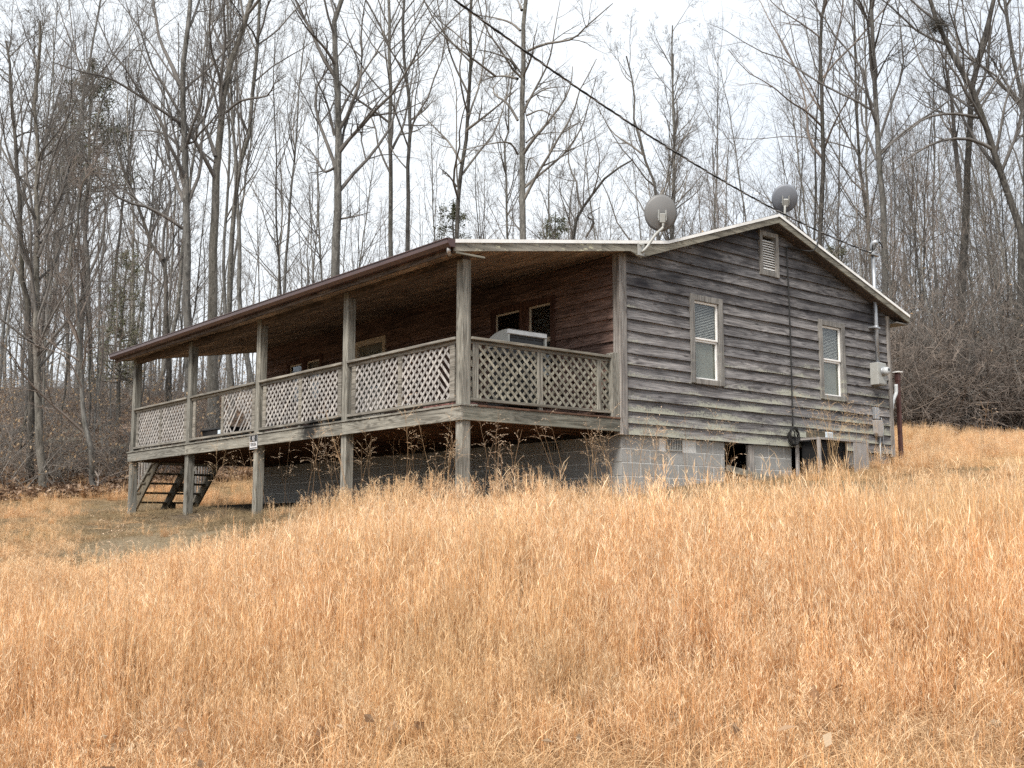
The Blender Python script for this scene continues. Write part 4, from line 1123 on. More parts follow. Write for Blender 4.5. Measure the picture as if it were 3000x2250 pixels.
for (u0, u1, d0, d1, n, label, grp, kinds) in GROUPS:
    c = 0; tries = 0
    while c < n and tries < 6000:
        tries += 1
        u = rt_.uniform(u0, u1); d = math.sqrt(rt_.uniform(d0*d0, d1*d1))
        if d < edge_d(u)+1.2: continue
        x, y = column(u, d)
        if any((x-a)**2+(y-b)**2 < 1.3**2 for a, b in placed): continue
        placed.append((x, y)); k = kinds[rt_.integers(len(kinds))]
        sc = rt_.uniform(0.78, 1.12)
        if u0 == 950: sc *= 0.72
        if u0 == 2080: sc *= 0.80 if c % 5 else 1.0
        e = plant_tree('woodland_tree', KINDS[k], (x, y, gz1(x, y)-0.1), label, grp, rt_.uniform(0, 6.28), sc)
        c += 1

for (u0, u1, n, label, grp, s0, s1) in ((-150, 420, 13, 'thin sapling at the edge of the left wood', 'saplings along the left forest edge', 0.45, 0.8),
                                         (2560, 3150, 18, 'thin sapling rising from the brush right of the house', 'saplings in the brush right of the house', 0.45, 0.8)):
    for _ in range(n):
        u = rt_.uniform(u0, u1); d = float(edge_d(u))+rt_.uniform(0.5, 6.5); x, y = column(u, d)
        plant_tree('sapling', KINDS[(4, 6, 2)[rt_.integers(3)]], (x, y, gz1(x, y)-0.1), label, grp, rt_.uniform(0, 6.28), rt_.uniform(s0, s1))
def leaf_quads(r, centres, size, droop=0.0):
    """Folded leaf shapes (two triangles sharing a midrib) at the given points."""
    n = len(centres)
    a = unit(r.normal(size=(n, 3))+np.array([0, 0, -droop])); b = unit(np.cross(a, r.normal(size=(n, 3))))
    nn = np.cross(a, b); s = (size*r.uniform(0.6, 1.3, n))[:, None]
    v0 = centres; v1 = centres+a*s*0.5+b*s*0.32+nn*s*0.10; v2 = centres+a*s; v3 = centres+a*s*0.5-b*s*0.32+nn*s*0.10
    V = np.stack([v0, v1, v2, v3], 1).reshape(-1, 3)
    i = np.arange(n)[:, None]*4
    return V, np.concatenate([i+np.array([[0, 1, 2]]), i+np.array([[0, 2, 3]])])
def set_tint(me, cols):
    ca = me.color_attributes.new('tint', 'FLOAT_COLOR', 'POINT')
    ca.data.foreach_set('color', np.asarray(cols, np.float32).ravel())
def evergreen(seed, H, rad, h0):
    r = np.random.default_rng(seed)
    P, R = trunk_from(np.array([(0, 0, 0), (0.1, 0, H*0.5), (0, 0.1, H)]), 0.16, 0.03, r=r)
    Tt = Tubes(); Tt.add(P, R, 7)
    p, D, L_, R_ = spawn(r, P, R, np.array([H]), 90, h0, 0.97, (1.2, 1.65), (0.9*rad/H, 1.25*rad/H), 0.75)
    pts, rd = extend(r, p, D, L_, R_, 7, 0.10, 0.02); Tb = Tubes(); Tb.add(pts, rd, 4)
    p, D, L2, R2 = spawn(r, pts, rd, L_, 9, 0.25, 1.0, (0.5, 1.0), (0.25, 0.5)); q, rq = extend(r, p, D, L2, R2, 4, 0.15, -0.02); Tb.add(q, rq, 3)
    c = q[:, 1:].reshape(-1, 3); c = np.repeat(c, 3, 0)+r.normal(0, 0.10, (len(c)*3, 3))
    V, T3 = leaf_quads(r, c, 0.11, 0.4)
    me = fast_mesh('foliage', V, [T3], M['needle'])
    return Tt.mesh('trunk', M['bark_dark']), Tb.mesh('branches', M['twig']), me
EV = [evergreen(201, 13, 2.3, 0.25), evergreen(202, 16, 2.6, 0.55)]
for (u, d, k, s, rz, lab) in ((1325, 46, 0, 0.76, 0.4, 'dark evergreen cone rising behind the near porch corner'),
                              (1635, 47, 0, 0.72, 2.0, 'green evergreen behind the roof just right of the tall trunk'),
                              (2185, 54, 0, 0.66, 3.2, 'small evergreen among thin trees between the two dishes'),
                              (205, 52, 1, 1.08, 1.0, 'evergreen crown high among bare limbs at upper left'),
                              (330, 40, 0, 0.55, 4.0, 'low evergreen in the wood behind the far porch corner'),
                              (2480, 47, 0, 0.62, 5.0, 'small evergreen behind the back slope of the roof')):
    x, y = column(u, d)
    plant_tree('evergreen_tree', EV[k], (x, y, gz1(x, y)-0.1), lab, None, rz, s)

# ------------------------------------------------------------------ scattered growth (instances)
PROTO = {}
def proto_collection(name, meshes):
    c = bpy.data.collections.new(name)
    for i, me in enumerate(meshes):
        o = bpy.data.objects.new('%s_%02d' % (name, i), me); c.objects.link(o)
    return c
def scatter(name, coll, P, rot, scl, idx, label, mat=None):
    me = bpy.data.meshes.new(name); n = len(P)
    me.vertices.add(n); me.vertices.foreach_set('co', np.asarray(P, np.float32).ravel())
    a = me.attributes.new('rot', 'FLOAT_VECTOR', 'POINT'); a.data.foreach_set('vector', np.asarray(rot, np.float32).ravel())
    a = me.attributes.new('scl', 'FLOAT_VECTOR', 'POINT'); a.data.foreach_set('vector', np.asarray(scl, np.float32).ravel())
    a = me.attributes.new('idx', 'INT', 'POINT'); a.data.foreach_set('value', np.asarray(idx, np.int32))
    o = mesh_obj(name, me)
    ng = bpy.data.node_groups.new(name, 'GeometryNodeTree')
    ng.interface.new_socket('Geometry', in_out='INPUT', socket_type='NodeSocketGeometry')
    ng.interface.new_socket('Geometry', in_out='OUTPUT', socket_type='NodeSocketGeometry')
    N = ng.nodes.new; gi = N('NodeGroupInput'); go = N('NodeGroupOutput'); ip = N('GeometryNodeInstanceOnPoints')
    ci = N('GeometryNodeCollectionInfo'); ci.inputs['Collection'].default_value = coll
    ci.inputs['Separate Children'].default_value = True; ci.inputs['Reset Children'].default_value = True
    def named(nm, typ):
        x = N('GeometryNodeInputNamedAttribute'); x.data_type = typ; x.inputs['Name'].default_value = nm
        return x.outputs['Attribute']
    er = N('FunctionNodeEulerToRotation'); K = ng.links.new
    K(gi.outputs[0], ip.inputs['Points']); K(ci.outputs[0], ip.inputs['Instance']); ip.inputs['Pick Instance'].default_value = True
    K(named('idx', 'INT'), ip.inputs['Instance Index']); K(named('rot', 'FLOAT_VECTOR'), er.inputs[0]); K(er.outputs[0], ip.inputs['Rotation'])
    K(named('scl', 'FLOAT_VECTOR'), ip.inputs['Scale']); K(ip.outputs[0], go.inputs[0])
    md = o.modifiers.new('scatter', 'NODES'); md.node_group = ng
    tag(o, label, None, None, 'stuff')
    return o
class Ribbons:
    def __init__(s): s.V, s.F, s.C, s.base = [], [], [], 0
    def add(s, P, w, side, cols):
        """P (B,n,3) centre lines, w (B,n) widths, side (B,3), cols (B,2)"""
        B, n, _ = P.shape
        A = P-side[:, None]*w[..., None]/2; Bv = P+side[:, None]*w[..., None]/2
        V = np.stack([A, Bv], 2).reshape(-1, 3)
        b = (np.arange(B)*n*2)[:, None]; i = (np.arange(n-1)*2)[None]
        Q = np.stack([b+i, b+i+1, b+i+3, b+i+2], -1).reshape(-1, 4)+s.base
        s.V.append(V); s.F.append(Q); s.base += len(V)
        c = np.zeros((B, n*2, 4)); c[..., 0] = cols[:, :1]; c[..., 1] = cols[:, 1:2]; c[..., 3] = 1
        s.C.append(c.reshape(-1, 4))
    def mesh(s, name, mat):
        me = fast_mesh(name, np.concatenate(s.V), [np.concatenate(s.F)], mat)
        set_tint(me, np.concatenate(s.C)); return me
def rand_side(r, D):
    return unit(np.cross(D, r.normal(size=D.shape)))
def tall_tuft(seed, nst=150, H=0.6, R=0.44, leaves=5, ll=(0.03, 0.075), lean=0.03, up0=0.4, hair=0.0030, spread=(0.08, 0.42), hv=(0.55, 1.1), clumps=9):
    """Upright dry stems standing in little clumps, with short feathery bits along the upper part."""
    r = np.random.default_rng(seed); rb = Ribbons()
    cc = np.zeros((clumps, 2)); ra = R*np.sqrt(r.random(clumps)); an = r.uniform(0, 6.28, clumps); cc[:, 0] = ra*np.cos(an); cc[:, 1] = ra*np.sin(an)
    chh = r.uniform(0.6, 1.3, clumps); ci = r.integers(0, clumps, nst)
    b = np.zeros((nst, 3)); b[:, :2] = cc[ci]+r.normal(0, 0.038 if clumps > 1 else 0.026, (nst, 2))
    outw = (b[:, :2]-cc[ci])*0.8
    D = unit(np.concatenate([outw+r.normal(0, lean, (nst, 2)), np.ones((nst, 1))], 1))
    L_ = H*r.uniform(hv[0], hv[1], nst)*chh[ci]; n = 6
    P, _ = extend(r, b, D, L_, np.ones(nst), n, 0.035, 0.0)
    w = np.linspace(0.0042, 0.0019, n)[None]*r.uniform(0.6, 1.3, (nst, 1))
    rb.add(P, w, rand_side(r, D), np.stack([r.uniform(0, 0.12, nst), r.random(nst)], -1))
    m = leaves; t = up0+(1-up0)*r.beta(1.5, 1.15, (nst, m)); x = t*(n-1); i = np.minimum(x.astype(int), n-2); f = (x-i)[..., None]; bi = np.arange(nst)[:, None]
    p = (P[bi, i]*(1-f)+P[bi, i+1]*f).reshape(-1, 3); d = unit(P[bi, i+1]-P[bi, i]).reshape(-1, 3)
    k = len(p); pr = unit(np.cross(d, r.normal(size=d.shape))); a = r.uniform(spread[0], spread[1], (k, 1))
    D2 = np.cos(a)*d+np.sin(a)*pr; Lf = r.uniform(ll[0], ll[1], k)*(1+1.0*(r.random(k) < 0.10))
    Q = np.zeros((k, 3, 3)); Q[:, 0] = p; dd = D2.copy(); curl = r.uniform(-0.30, 0.12, (k, 1))
    for j in range(1, 3):
        dd = unit(dd+np.concatenate([r.normal(0, 0.14, (k, 2)), curl], 1)); Q[:, j] = Q[:, j-1]+dd*(Lf/2)[:, None]
    w = np.array([0.6, 1.0, 0.15])[None]*hair*r.uniform(0.7, 1.3, (k, 1))
    rb.add(Q, w, rand_side(r, D2), np.stack([r.uniform(0.4, 1.0, k), r.random(k)], -1))
    return rb.mesh('tuft', M['grass'])
def plume(seed, H=0.95):
    return tall_tuft(seed, nst=9, H=H, R=0.0, leaves=30, ll=(0.03, 0.085), lean=0.045, up0=0.45, hair=0.0038, spread=(0.12, 0.60), hv=(0.7, 1.05), clumps=1)
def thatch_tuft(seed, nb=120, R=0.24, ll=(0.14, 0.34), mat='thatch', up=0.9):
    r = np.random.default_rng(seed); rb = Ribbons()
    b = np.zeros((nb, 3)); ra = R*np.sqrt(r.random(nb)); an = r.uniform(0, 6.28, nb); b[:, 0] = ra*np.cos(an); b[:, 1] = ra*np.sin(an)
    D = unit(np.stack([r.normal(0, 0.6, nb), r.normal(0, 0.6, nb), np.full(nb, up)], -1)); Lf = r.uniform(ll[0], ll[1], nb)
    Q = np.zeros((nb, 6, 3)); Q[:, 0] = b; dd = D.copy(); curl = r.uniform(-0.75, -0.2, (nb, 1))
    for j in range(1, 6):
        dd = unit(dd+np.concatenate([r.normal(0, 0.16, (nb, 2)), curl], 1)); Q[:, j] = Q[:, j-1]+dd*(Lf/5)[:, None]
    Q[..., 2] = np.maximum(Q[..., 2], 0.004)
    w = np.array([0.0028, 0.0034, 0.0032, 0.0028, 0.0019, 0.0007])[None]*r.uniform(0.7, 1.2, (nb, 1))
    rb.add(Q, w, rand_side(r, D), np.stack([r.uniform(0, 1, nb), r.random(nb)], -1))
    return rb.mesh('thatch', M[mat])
def panicle_plant(seed, H=1.25):
    r = np.random.default_rng(seed); rb = Ribbons(); ns = 3
    b = r.normal(0, 0.05, (ns, 3)); b[:, 2] = 0
    D = unit(np.stack([r.normal(0, 0.09, ns), r.normal(0, 0.09, ns), np.ones(ns)], -1)); L_ = H*r.uniform(0.75, 1.15, ns)
    P, _ = extend(r, b, D, L_, np.ones(ns), 8, 0.05, -0.03)
    for sd_ in (rand_side(r, D), rand_side(r, D)):
        rb.add(P, np.linspace(0.0055, 0.002, 8)[None]*np.ones((ns, 1)), sd_, np.stack([np.zeros(ns), r.random(ns)], -1))
    p, D2, L2, _ = spawn(r, P, np.ones((ns, 8)), L_, 8, 0.6, 0.99, (0.35, 0.75), (0.10, 0.22), 0.3)
    Q, _ = extend(r, p, D2, L2, np.ones(len(p)), 6, 0.10, -0.22); k = len(Q)
    rb.add(Q, np.full((k, 6), 0.0022), rand_side(r, D2), np.stack([np.full(k, 0.3), r.random(k)], -1))
    p, D3, L3, _ = spawn(r, Q, np.ones((k, 6)), np.full(k, 0.03), 6, 0.25, 1.0, (0.2, 0.7), (0.5, 1.0), 0.1)
    S, _ = extend(r, p, D3, L3, np.ones(len(p)), 3, 0.1, -0.1); m = len(S)
    rb.add(S, np.array([0.0015, 0.0042, 0.001])[None]*np.ones((m, 1)), rand_side(r, D3), np.stack([np.ones(m), r.random(m)], -1))
    return rb.mesh('panicle', M['panicle'])

# points over the open ground
def wedge(r, n, u0, u1, d0, d1, power=1.0):
    u = r.uniform(u0, u1, n); d = (r.uniform(d0**power, d1**power, n))**(1/power)
    h = np.array([hdir(1500)]); p = CAM[:2]+d[:, None]*(FW[:2]/np.linalg.norm(FW[:2])/math.cos(0)*1.0)+0
    fx = np.array([math.sin(YAW), math.cos(YAW)]); lat = (u-1500)/F*math.cos(PITCH)
    p = CAM[:2]+(d[:, None])*(fx*1.0+RT[:2]*lat[:, None])
    return p[:, 0], p[:, 1], u, d
def in_house(x, y, m=0.0): return (x > -2.75-m) & (x < 7.2+m) & (y > 0.12-m) & (y < 11.75+m)
rg = np.random.default_rng(77)
tall = proto_collection('tall_tuft', [tall_tuft(300+i) for i in range(6)] + [plume(310+i) for i in range(5)])
def tall_field():
    def pts(spec):
        q = [wedge(rg, *a) for a in spec]; return [np.concatenate(v) for v in zip(*q)]
    x, y, u, d = pts(((2500, -350, 3350, 3.4, 15.5, 1.55), (2300, -300, 3300, 15, 40, 1.7)))
    n0 = len(x); xp, yp, up_, dp = pts(((3800, -350, 3350, 5.0, 16, 1.7), (2600, -300, 3300, 14, 40, 1.6)))
    x, y, u, d = (np.r_[a, b] for a, b in ((x, xp), (y, yp), (u, up_), (d, dp)))
    isp = np.arange(len(x)) >= n0
    n1 = vnoise(x, y, 11, 0.45); n2 = vnoise(x, y, 12, 1.5)
    dens = np.clip(0.12+1.45*(0.5*n1+0.5*n2), 0, 1)
    dens = dens*np.interp(d, [4.0, 5.2, 6.4], [0.35, 0.5, 1.0])
    dens = np.where(isp, np.clip(1.7*(0.6*n1+0.4*n2)-0.25, 0.03, 1)*np.interp(d, [5, 6.5, 8.5], [0.25, 0.6, 1.0]), dens)
    sm = short_mask(x, y)
    keep = (rg.random(len(x)) < dens*(1-np.where(isp, 0.90, 0.95)*sm)) & ~in_house(x, y, 0.05) & (d < edge_d(u)+0.8+3*(n2-0.5))
    x, y, u, d, n1, n2, isp = (q[keep] for q in (x, y, u, d, n1, n2, isp)); n = len(x)
    # matted near the camera, knee high further up, shorter along the porch
    h = np.interp(d, [3.5, 5.2, 6.5, 8.5, 11, 14, 20, 40], [0.30, 0.42, 0.90, 1.20, 0.85, 0.30, 0.45, 0.90])
    hp = np.interp(d, [5, 6.5, 8.5, 11, 13, 16, 40], [0.40, 0.66, 0.92, 0.74, 0.46, 0.46, 0.62])
    h = np.where(isp, hp*rg.uniform(0.7, 1.2, n), h*np.clip(0.72+0.6*(0.5*n1+0.5*n2), 0.6, 1.25)*rg.uniform(0.85, 1.15, n))
    left = np.clip((1050-u)/600, 0, 1); h = h*(1-0.45*left*np.clip((d-6)/3, 0, 1))
    h = h*np.where((u > 1600) & (d > 10.5), 0.78, 1.0)
    idx = np.where(isp, rg.integers(6, 11, n), rg.integers(0, 6, n))
    P = np.stack([x, y, gz(x, y)-0.03], -1)
    rot = np.stack([rg.normal(0, 0.05, n), rg.normal(0, 0.05, n), rg.uniform(0, 6.28, n)], -1)
    wd = np.where(isp, np.clip(h, 0.7, 1.1), np.clip(h, 0.8, 1.15))
    return P, rot, np.stack([wd, wd, h], -1), idx
scatter('dry_grass', tall, *tall_field(), 'tall golden dry grass covering the slope before the house')
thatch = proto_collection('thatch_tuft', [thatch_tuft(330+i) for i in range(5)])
def thatch_field():
    x1, y1, u1, d1 = wedge(rg, 4600, -350, 3350, 3.3, 9, 1.5); x2, y2, u2, d2 = wedge(rg, 3600, -300, 3300, 9, 36, 1.7)
    x = np.r_[x1, x2]; y = np.r_[y1, y2]; u = np.r_[u1, u2]; d = np.r_[d1, d2]
    k = ~in_house(x, y, 0.0) & (d < edge_d(u)) & (rg.random(len(x)) > 0.8*short_mask(x, y))
    x, y, d = x[k], y[k], d[k]; n = len(x); s = rg.uniform(0.7, 1.25, n)
    return np.stack([x, y, gz(x, y)-0.01], -1), np.stack([0*x, 0*x, rg.uniform(0, 6.28, n)], -1), np.stack([s, s, s*rg.uniform(0.7, 1.1, n)], -1), rg.integers(0, 5, n)
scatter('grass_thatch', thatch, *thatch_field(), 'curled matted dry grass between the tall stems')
shortp = proto_collection('short_tuft', [thatch_tuft(350+i, nb=60, R=0.16, ll=(0.06, 0.16), mat='shortgrass', up=1.0) for i in range(4)])
def short_field():
    x, y, u, d = wedge(rg, 26000, -300, 2600, 8, 34, 1.5)
    k = (rg.random(len(x)) < np.clip(short_mask(x, y)*1.2, 0, 1)) & ~in_house(x, y, -0.6); x, y = x[k], y[k]; n = len(x); s = rg.uniform(0.7, 1.3, n)
    return np.stack([x, y, gz(x, y)-0.01], -1), np.stack([0*x, 0*x, rg.uniform(0, 6.28, n)], -1), np.stack([s, s, s], -1), rg.integers(0, 4, n)
scatter('short_grass', shortp, *short_field(), 'short olive grass in the mown strip by the porch and wall')
pan = proto_collection('panicle', [panicle_plant(370+i) for i in range(6)])
def panicles():
    pts = []
    for (xa, xb_, ya, yb, n) in ((-3.6, -2.3, -0.9, 3.2, 15), (-2.2, 0.4, -0.9, -0.15, 10), (-3.4, -2.4, 3.2, 7.5, 9), (0.3, 3.2, -0.8, -0.1, 6), (3.9, 5.4, -0.9, -0.56, 12), (-9, 2, -6, -2, 8), (-3.3, -1.2, 10.5, 12.8, 6)):
        pts.append(np.stack([rg.uniform(xa, xb_, n), rg.uniform(ya, yb, n)], -1))
    p = np.concatenate(pts); n = len(p); s = rg.uniform(0.75, 1.15, n)
    return np.stack([p[:, 0], p[:, 1], gz(p[:, 0], p[:, 1])-0.02], -1), np.stack([rg.normal(0, 0.1, n), rg.normal(0, 0.1, n), rg.uniform(0, 6.28, n)], -1), np.stack([s, s, s], -1), rg.integers(0, 6, n)
scatter('seed_grass', pan, *panicles(), 'tall airy drooping seed grass against the porch posts and wall')

# leaves on the forest floor, brush at its edge, far wood
def leaf_patch(seed, n, R, size, mat, lift=0.05):
    r = np.random.default_rng(seed); a = r.uniform(0, 6.28, n); ra = R*np.sqrt(r.random(n))
    c = np.stack([ra*np.cos(a), ra*np.sin(a), r.uniform(0.0, lift, n)], -1)
    V, T3 = leaf_quads(r, c, size); V[:, 2] = np.abs(V[:, 2])*0.7
    me = fast_mesh('leaves', V, [T3], mat); t = np.zeros((n, 4, 4)); t[..., 1] = r.random((n, 1)); t[..., 3] = 1; set_tint(me, t.reshape(-1, 4)); return me
lp = proto_collection('leaf_patch', [leaf_patch(400+i, 90, 0.6, 0.13, M['litter']) for i in range(4)])
def litter_pts():
    x1, y1, u, d = wedge(rg, 5200, -300, 1100, 26, 58, 1.5); x2, y2, u2, d2 = wedge(rg, 900, 2500, 3250, 37, 46, 1.5)
    x = np.r_[x1, x2]; y = np.r_[y1, y2]; u = np.r_[u, u2]; d = np.r_[d, d2]
    k = d > edge_d(u)-0.3; x, y = x[k], y[k]; n = len(x)
    return np.stack([x, y, gz(x, y)+0.02], -1), np.stack([rg.normal(0, 0.1, n), rg.normal(0, 0.1, n), rg.uniform(0, 6.28, n)], -1), rg.uniform(0.8, 1.4, n)[:, None]*np.ones((1, 3)), rg.integers(0, 4, n)
scatter('leaf_litter', lp, *litter_pts(), 'brown fallen leaves carpeting the forest floor')
def bush(seed, ns=16, H=2.6, leaves=0, mat='twig_brown', spread=0.5, nb=7):
    r = np.random.default_rng(seed)
    b = r.normal(0, 0.25, (ns, 3)); b[:, 2] = 0
    D = unit(np.stack([r.normal(0, spread, ns), r.normal(0, spread, ns), np.ones(ns)], -1)); L_ = H*r.uniform(0.5, 1.15, ns)
    P, R = extend(r, b, D, L_, np.full(ns, 0.014), 8, 0.16, -0.05, minr=0.004); T = Tubes(); T.add(P, R, 4)
    p, D2, L2, R2 = spawn(r, P, R, L_, nb, 0.15, 1.0, (0.5, 1.2), (0.25, 0.55)); Q, RQ = extend(r, p, D2, L2, R2, 5, 0.22, 0.0, minr=0.0032); T.add(Q, RQ, 3)
    p, D3, L3, R3 = spawn(r, Q, RQ, L2, 5, 0.15, 1.0, (0.5, 1.2), (0.3, 0.6)); S, RS = extend(r, p, D3, L3, R3, 4, 0.22, 0.0, minr=0.0028); T.add(S, RS, 3)
    me = T.mesh('bush', M[mat])
    if leaves:
        pk = S.reshape(-1, 3)[r.choice(len(S)*4, leaves)]
        V, T3 = leaf_quads(r, pk, 0.075, 0.8); lm = fast_mesh('bl', V, [T3], M['tanleaf'])
        bm = bmesh.new(); bm.from_mesh(me); n0 = len(bm.faces); bm.from_mesh(lm)
        bm.faces.ensure_lookup_table()
        for f in bm.faces[n0:]: f.material_index = 1
        bm.to_mesh(me); bm.free(); me.materials.append(M['tanleaf'])
        t = np.zeros((len(me.vertices), 4)); t[:, 1] = np.random.default_rng(seed).random(len(me.vertices)); set_tint(me, t)
    return me
bush_dark = proto_collection('bush', [bush(420+i, 18, 2.6, 0, 'twig_brown') for i in range(4)] + [bush(424, 16, 3.4, 26, 'twig')] + [bush(425, 14, 3.0, 0, 'twig', 0.35)])
bush_leaf = proto_collection('leafy_bush', [bush(430+i, 12, 2.8, 110, 'twig', 0.55) for i in range(3)] + [bush(434, 14, 2.2, 40, 'twig_brown')])
def brush(n, u0, u1, doff, dw, k, s0, s1):
    u = rg.uniform(u0, u1, n); d = edge_d(u)+doff+dw*rg.random(n)**1.3
    fx = np.array([math.sin(YAW), math.cos(YAW)]); p = CAM[:2]+d[:, None]*(fx+RT[:2]*((u-1500)/F*math.cos(PITCH))[:, None]); x, y = p.T
    s = rg.uniform(s0, s1, n)
    return np.stack([x, y, gz(x, y)-0.05], -1), np.stack([rg.normal(0, 0.12, n), rg.normal(0, 0.12, n), rg.uniform(0, 6.28, n)], -1), np.stack([s, s, s*rg.uniform(0.8, 1.2, n)], -1), rg.integers(0, k, n)
scatter('brush_thicket', bush_dark, *brush(430, 2150, 3350, 0.2, 14, 6, 0.9, 2.1), 'tangled brown brush along the wood right of the house')
scatter('undergrowth', bush_leaf, *brush(125, -300, 1150, 0.5, 26, 4, 0.6, 1.4), 'sparse undergrowth with clinging tan leaves left of the porch')
far = proto_collection('far_tree', [generic(450+i, h, 0.11, nl=14, nb=4, nt=3, ltop=0.35, minr=0.006, mats=('bark', 'twig')) [j] for i, h in enumerate((19, 16, 21)) for j in (0, 1)])
def far_wood():
    n = 420; x, y, u, d = wedge(rg, n, -300, 3300, 62, 135, 1.8)
    keep = (rg.random(n) < np.interp(u, [-300, 900, 1200, 1900, 2150, 3300], [1, 0.95, 0.55, 0.5, 1, 1])); x, y, d = x[keep], y[keep], d[keep]
    n = len(x); P = np.stack([x, y, gz(x, y)-0.2], -1); k = rg.integers(0, 3, n); rz = rg.uniform(0, 6.28, n); s = rg.uniform(0.55, 0.95, n)
    rot = np.stack([0*rz, 0*rz, rz], -1); scl = s[:, None]*np.ones((1, 3))
    return np.r_[P, P], np.r_[rot, rot], np.r_[scl, scl], np.r_[2*k, 2*k+1]
scatter('far_woods', far, *far_wood(), 'far bare wood reading as one grey mass behind everything')
fl = proto_collection('fallen_leaf', [leaf_patch(460+i, 2, 0.12, 0.085, M['paleleaf'], 0.10) for i in range(4)])
def fallen():
    x, y, u, d = wedge(rg, 60, -100, 3100, 4.2, 7.5, 1.2); n = len(x)
    return np.stack([x, y, gz(x, y)+0.14], -1), np.stack([rg.normal(0, 0.4, n), rg.normal(0, 0.4, n), rg.uniform(0, 6.28, n)], -1), rg.uniform(0.6, 1.2, n)[:, None]*np.ones((1, 3)), rg.integers(0, 4, n)
scatter('fallen_leaves', fl, *fallen(), 'pale dead leaves caught in the grass in front')

# ------------------------------------------------------------------ things on and around the house
def dish(name, centre, face, R, mat, mount, label, cat='satellite dish'):
    """Shallow bowl seen from behind; face = the way it looks; mount = list of arm points from foot to bracket."""
    centre = np.array(centre, float); n = unit(np.array(face, float))
    s = unit(np.cross(n, (0, 0, 1))); u = np.cross(s, n)
    root = empty(name, mount[0]); tag(root, label, cat)
    k, rings = 40, 8; V = []; dep = R*0.20
    for shell in (0.0, 0.012):
        for i in range(rings+1):
            t = i/rings
            for j in range(k):
                a = 2*math.pi*j/k
                rr = R*t+shell*0.3
                V.append(n*(dep*(t*t-1)*1.0+dep*0.0-shell)+s*rr*math.cos(a)*0.96+u*rr*math.sin(a)*1.06)
    V = np.array(V); Q = []; m = (rings+1)*k
    for sh in (0, 1):
        for i in range(rings):
            for j in range(k):
                q = [sh*m+i*k+j, sh*m+i*k+(j+1) % k, sh*m+(i+1)*k+(j+1) % k, sh*m+(i+1)*k+j]
                Q.append(q if sh == 0 else q[::-1])
    for j in range(k):
        a = rings*k
        Q.append([a+j, a+(j+1) % k, m+a+(j+1) % k, m+a+j])
    mesh_obj('reflector', fast_mesh('reflector', V, [np.array(Q)], mat, True), root, centre)
    rim = np.array([n*0.0+s*R*0.965*math.cos(a)+u*R*1.065*math.sin(a) for a in np.linspace(0, 2*math.pi, 41)])
    tube('rim', rim+centre, 0.007, mat, root, 6)
    back = centre-n*(dep+0.012)-u*R*0.42
    # bracket: clamp block with two ears, and the mast tube
    arm = smooth_path([np.array(p, float) for p in mount], 16)
    tube('mast', arm, 0.021, M['greybox'], root, 10)
    bt = np.array(mount[-1], float)
    beam_between('bracket', bt-u*0.05, bt+u*0.09, 0.085, 0.075, M['greybox'], root, 0.008, n)
    beam_between('bracket_ear', bt+s*0.055-u*0.02, bt+s*0.055+u*0.14+n*0.03, 0.012, 0.06, M['greybox'], root, 0.002, n)
    beam_between('bracket_ear', bt-s*0.055-u*0.02, bt-s*0.055+u*0.14+n*0.03, 0.012, 0.06, M['greybox'], root, 0.002, n)
    tube('bolt', [bt-s*0.075+u*0.03, bt+s*0.075+u*0.03], 0.010, M['galv'], root, 8)
    foot = np.array(mount[0], float)
    if name == 'satellite_dish' and foot[1] < 0:
        box('foot_plate', foot[0]-0.07, foot[0]+0.07, foot[1]+0.012, foot[1]+0.026, foot[2]-0.05, foot[2]+0.14, M['greybox'], root)
        tube('brace', [foot+(-0.05, 0.02, 0.13), foot+(0.01, -0.015, 0.10)], 0.010, M['greybox'], root, 6)
    else:
        box('foot_plate', foot[0]-0.08, foot[0]+0.08, foot[1]-0.08, foot[1]+0.08, foot[2]-0.01, foot[2]+0.012, M['greybox'], root)
    # feed arm and horn on the looking side
    tip = centre+n*R*0.95-u*R*0.75
    tube('feed_arm', [centre-u*R*0.98-n*0.02, tip], 0.014, M['greybox'], root, 6)
    beam_between('feed_horn', tip+n*0.03-u*0.01, tip-n*0.10+u*0.06, 0.06, 0.06, M['greybox'], root, 0.01)
    return root
fd1 = unit(np.array([0.50, 0.72, 0.16]))
c1 = np.array([0.60, -0.30, 3.37]); u1 = np.cross(unit(np.cross(fd1, (0, 0, 1))), fd1)
b1 = c1-fd1*0.13-u1*0.11
dish('satellite_dish', c1, fd1, 0.255, M['dish'], [(0.20, -0.282, 2.70), (0.26, -0.33, 2.78), (0.40, -0.37, 2.98), (b1[0]+0.0, b1[1]-0.01, b1[2]-0.12), b1],
     'round grey satellite dish on a bent arm at the roof valley')
fd2 = unit(np.array([0.58, 0.60, 0.42]))
c2 = np.array([4.50, 0.30, 4.50]); u2 = np.cross(unit(np.cross(fd2, (0, 0, 1))), fd2); b2 = c2-fd2*0.12-u2*0.08
dish('satellite_dish', c2, fd2, 0.235, M['dish2'], [(b2[0]-0.03, b2[1], roofz(b2[0]-0.03)+0.01), (b2[0]-0.03, b2[1], b2[2]-0.15), b2],
     'blue grey satellite dish standing behind the roof ridge')

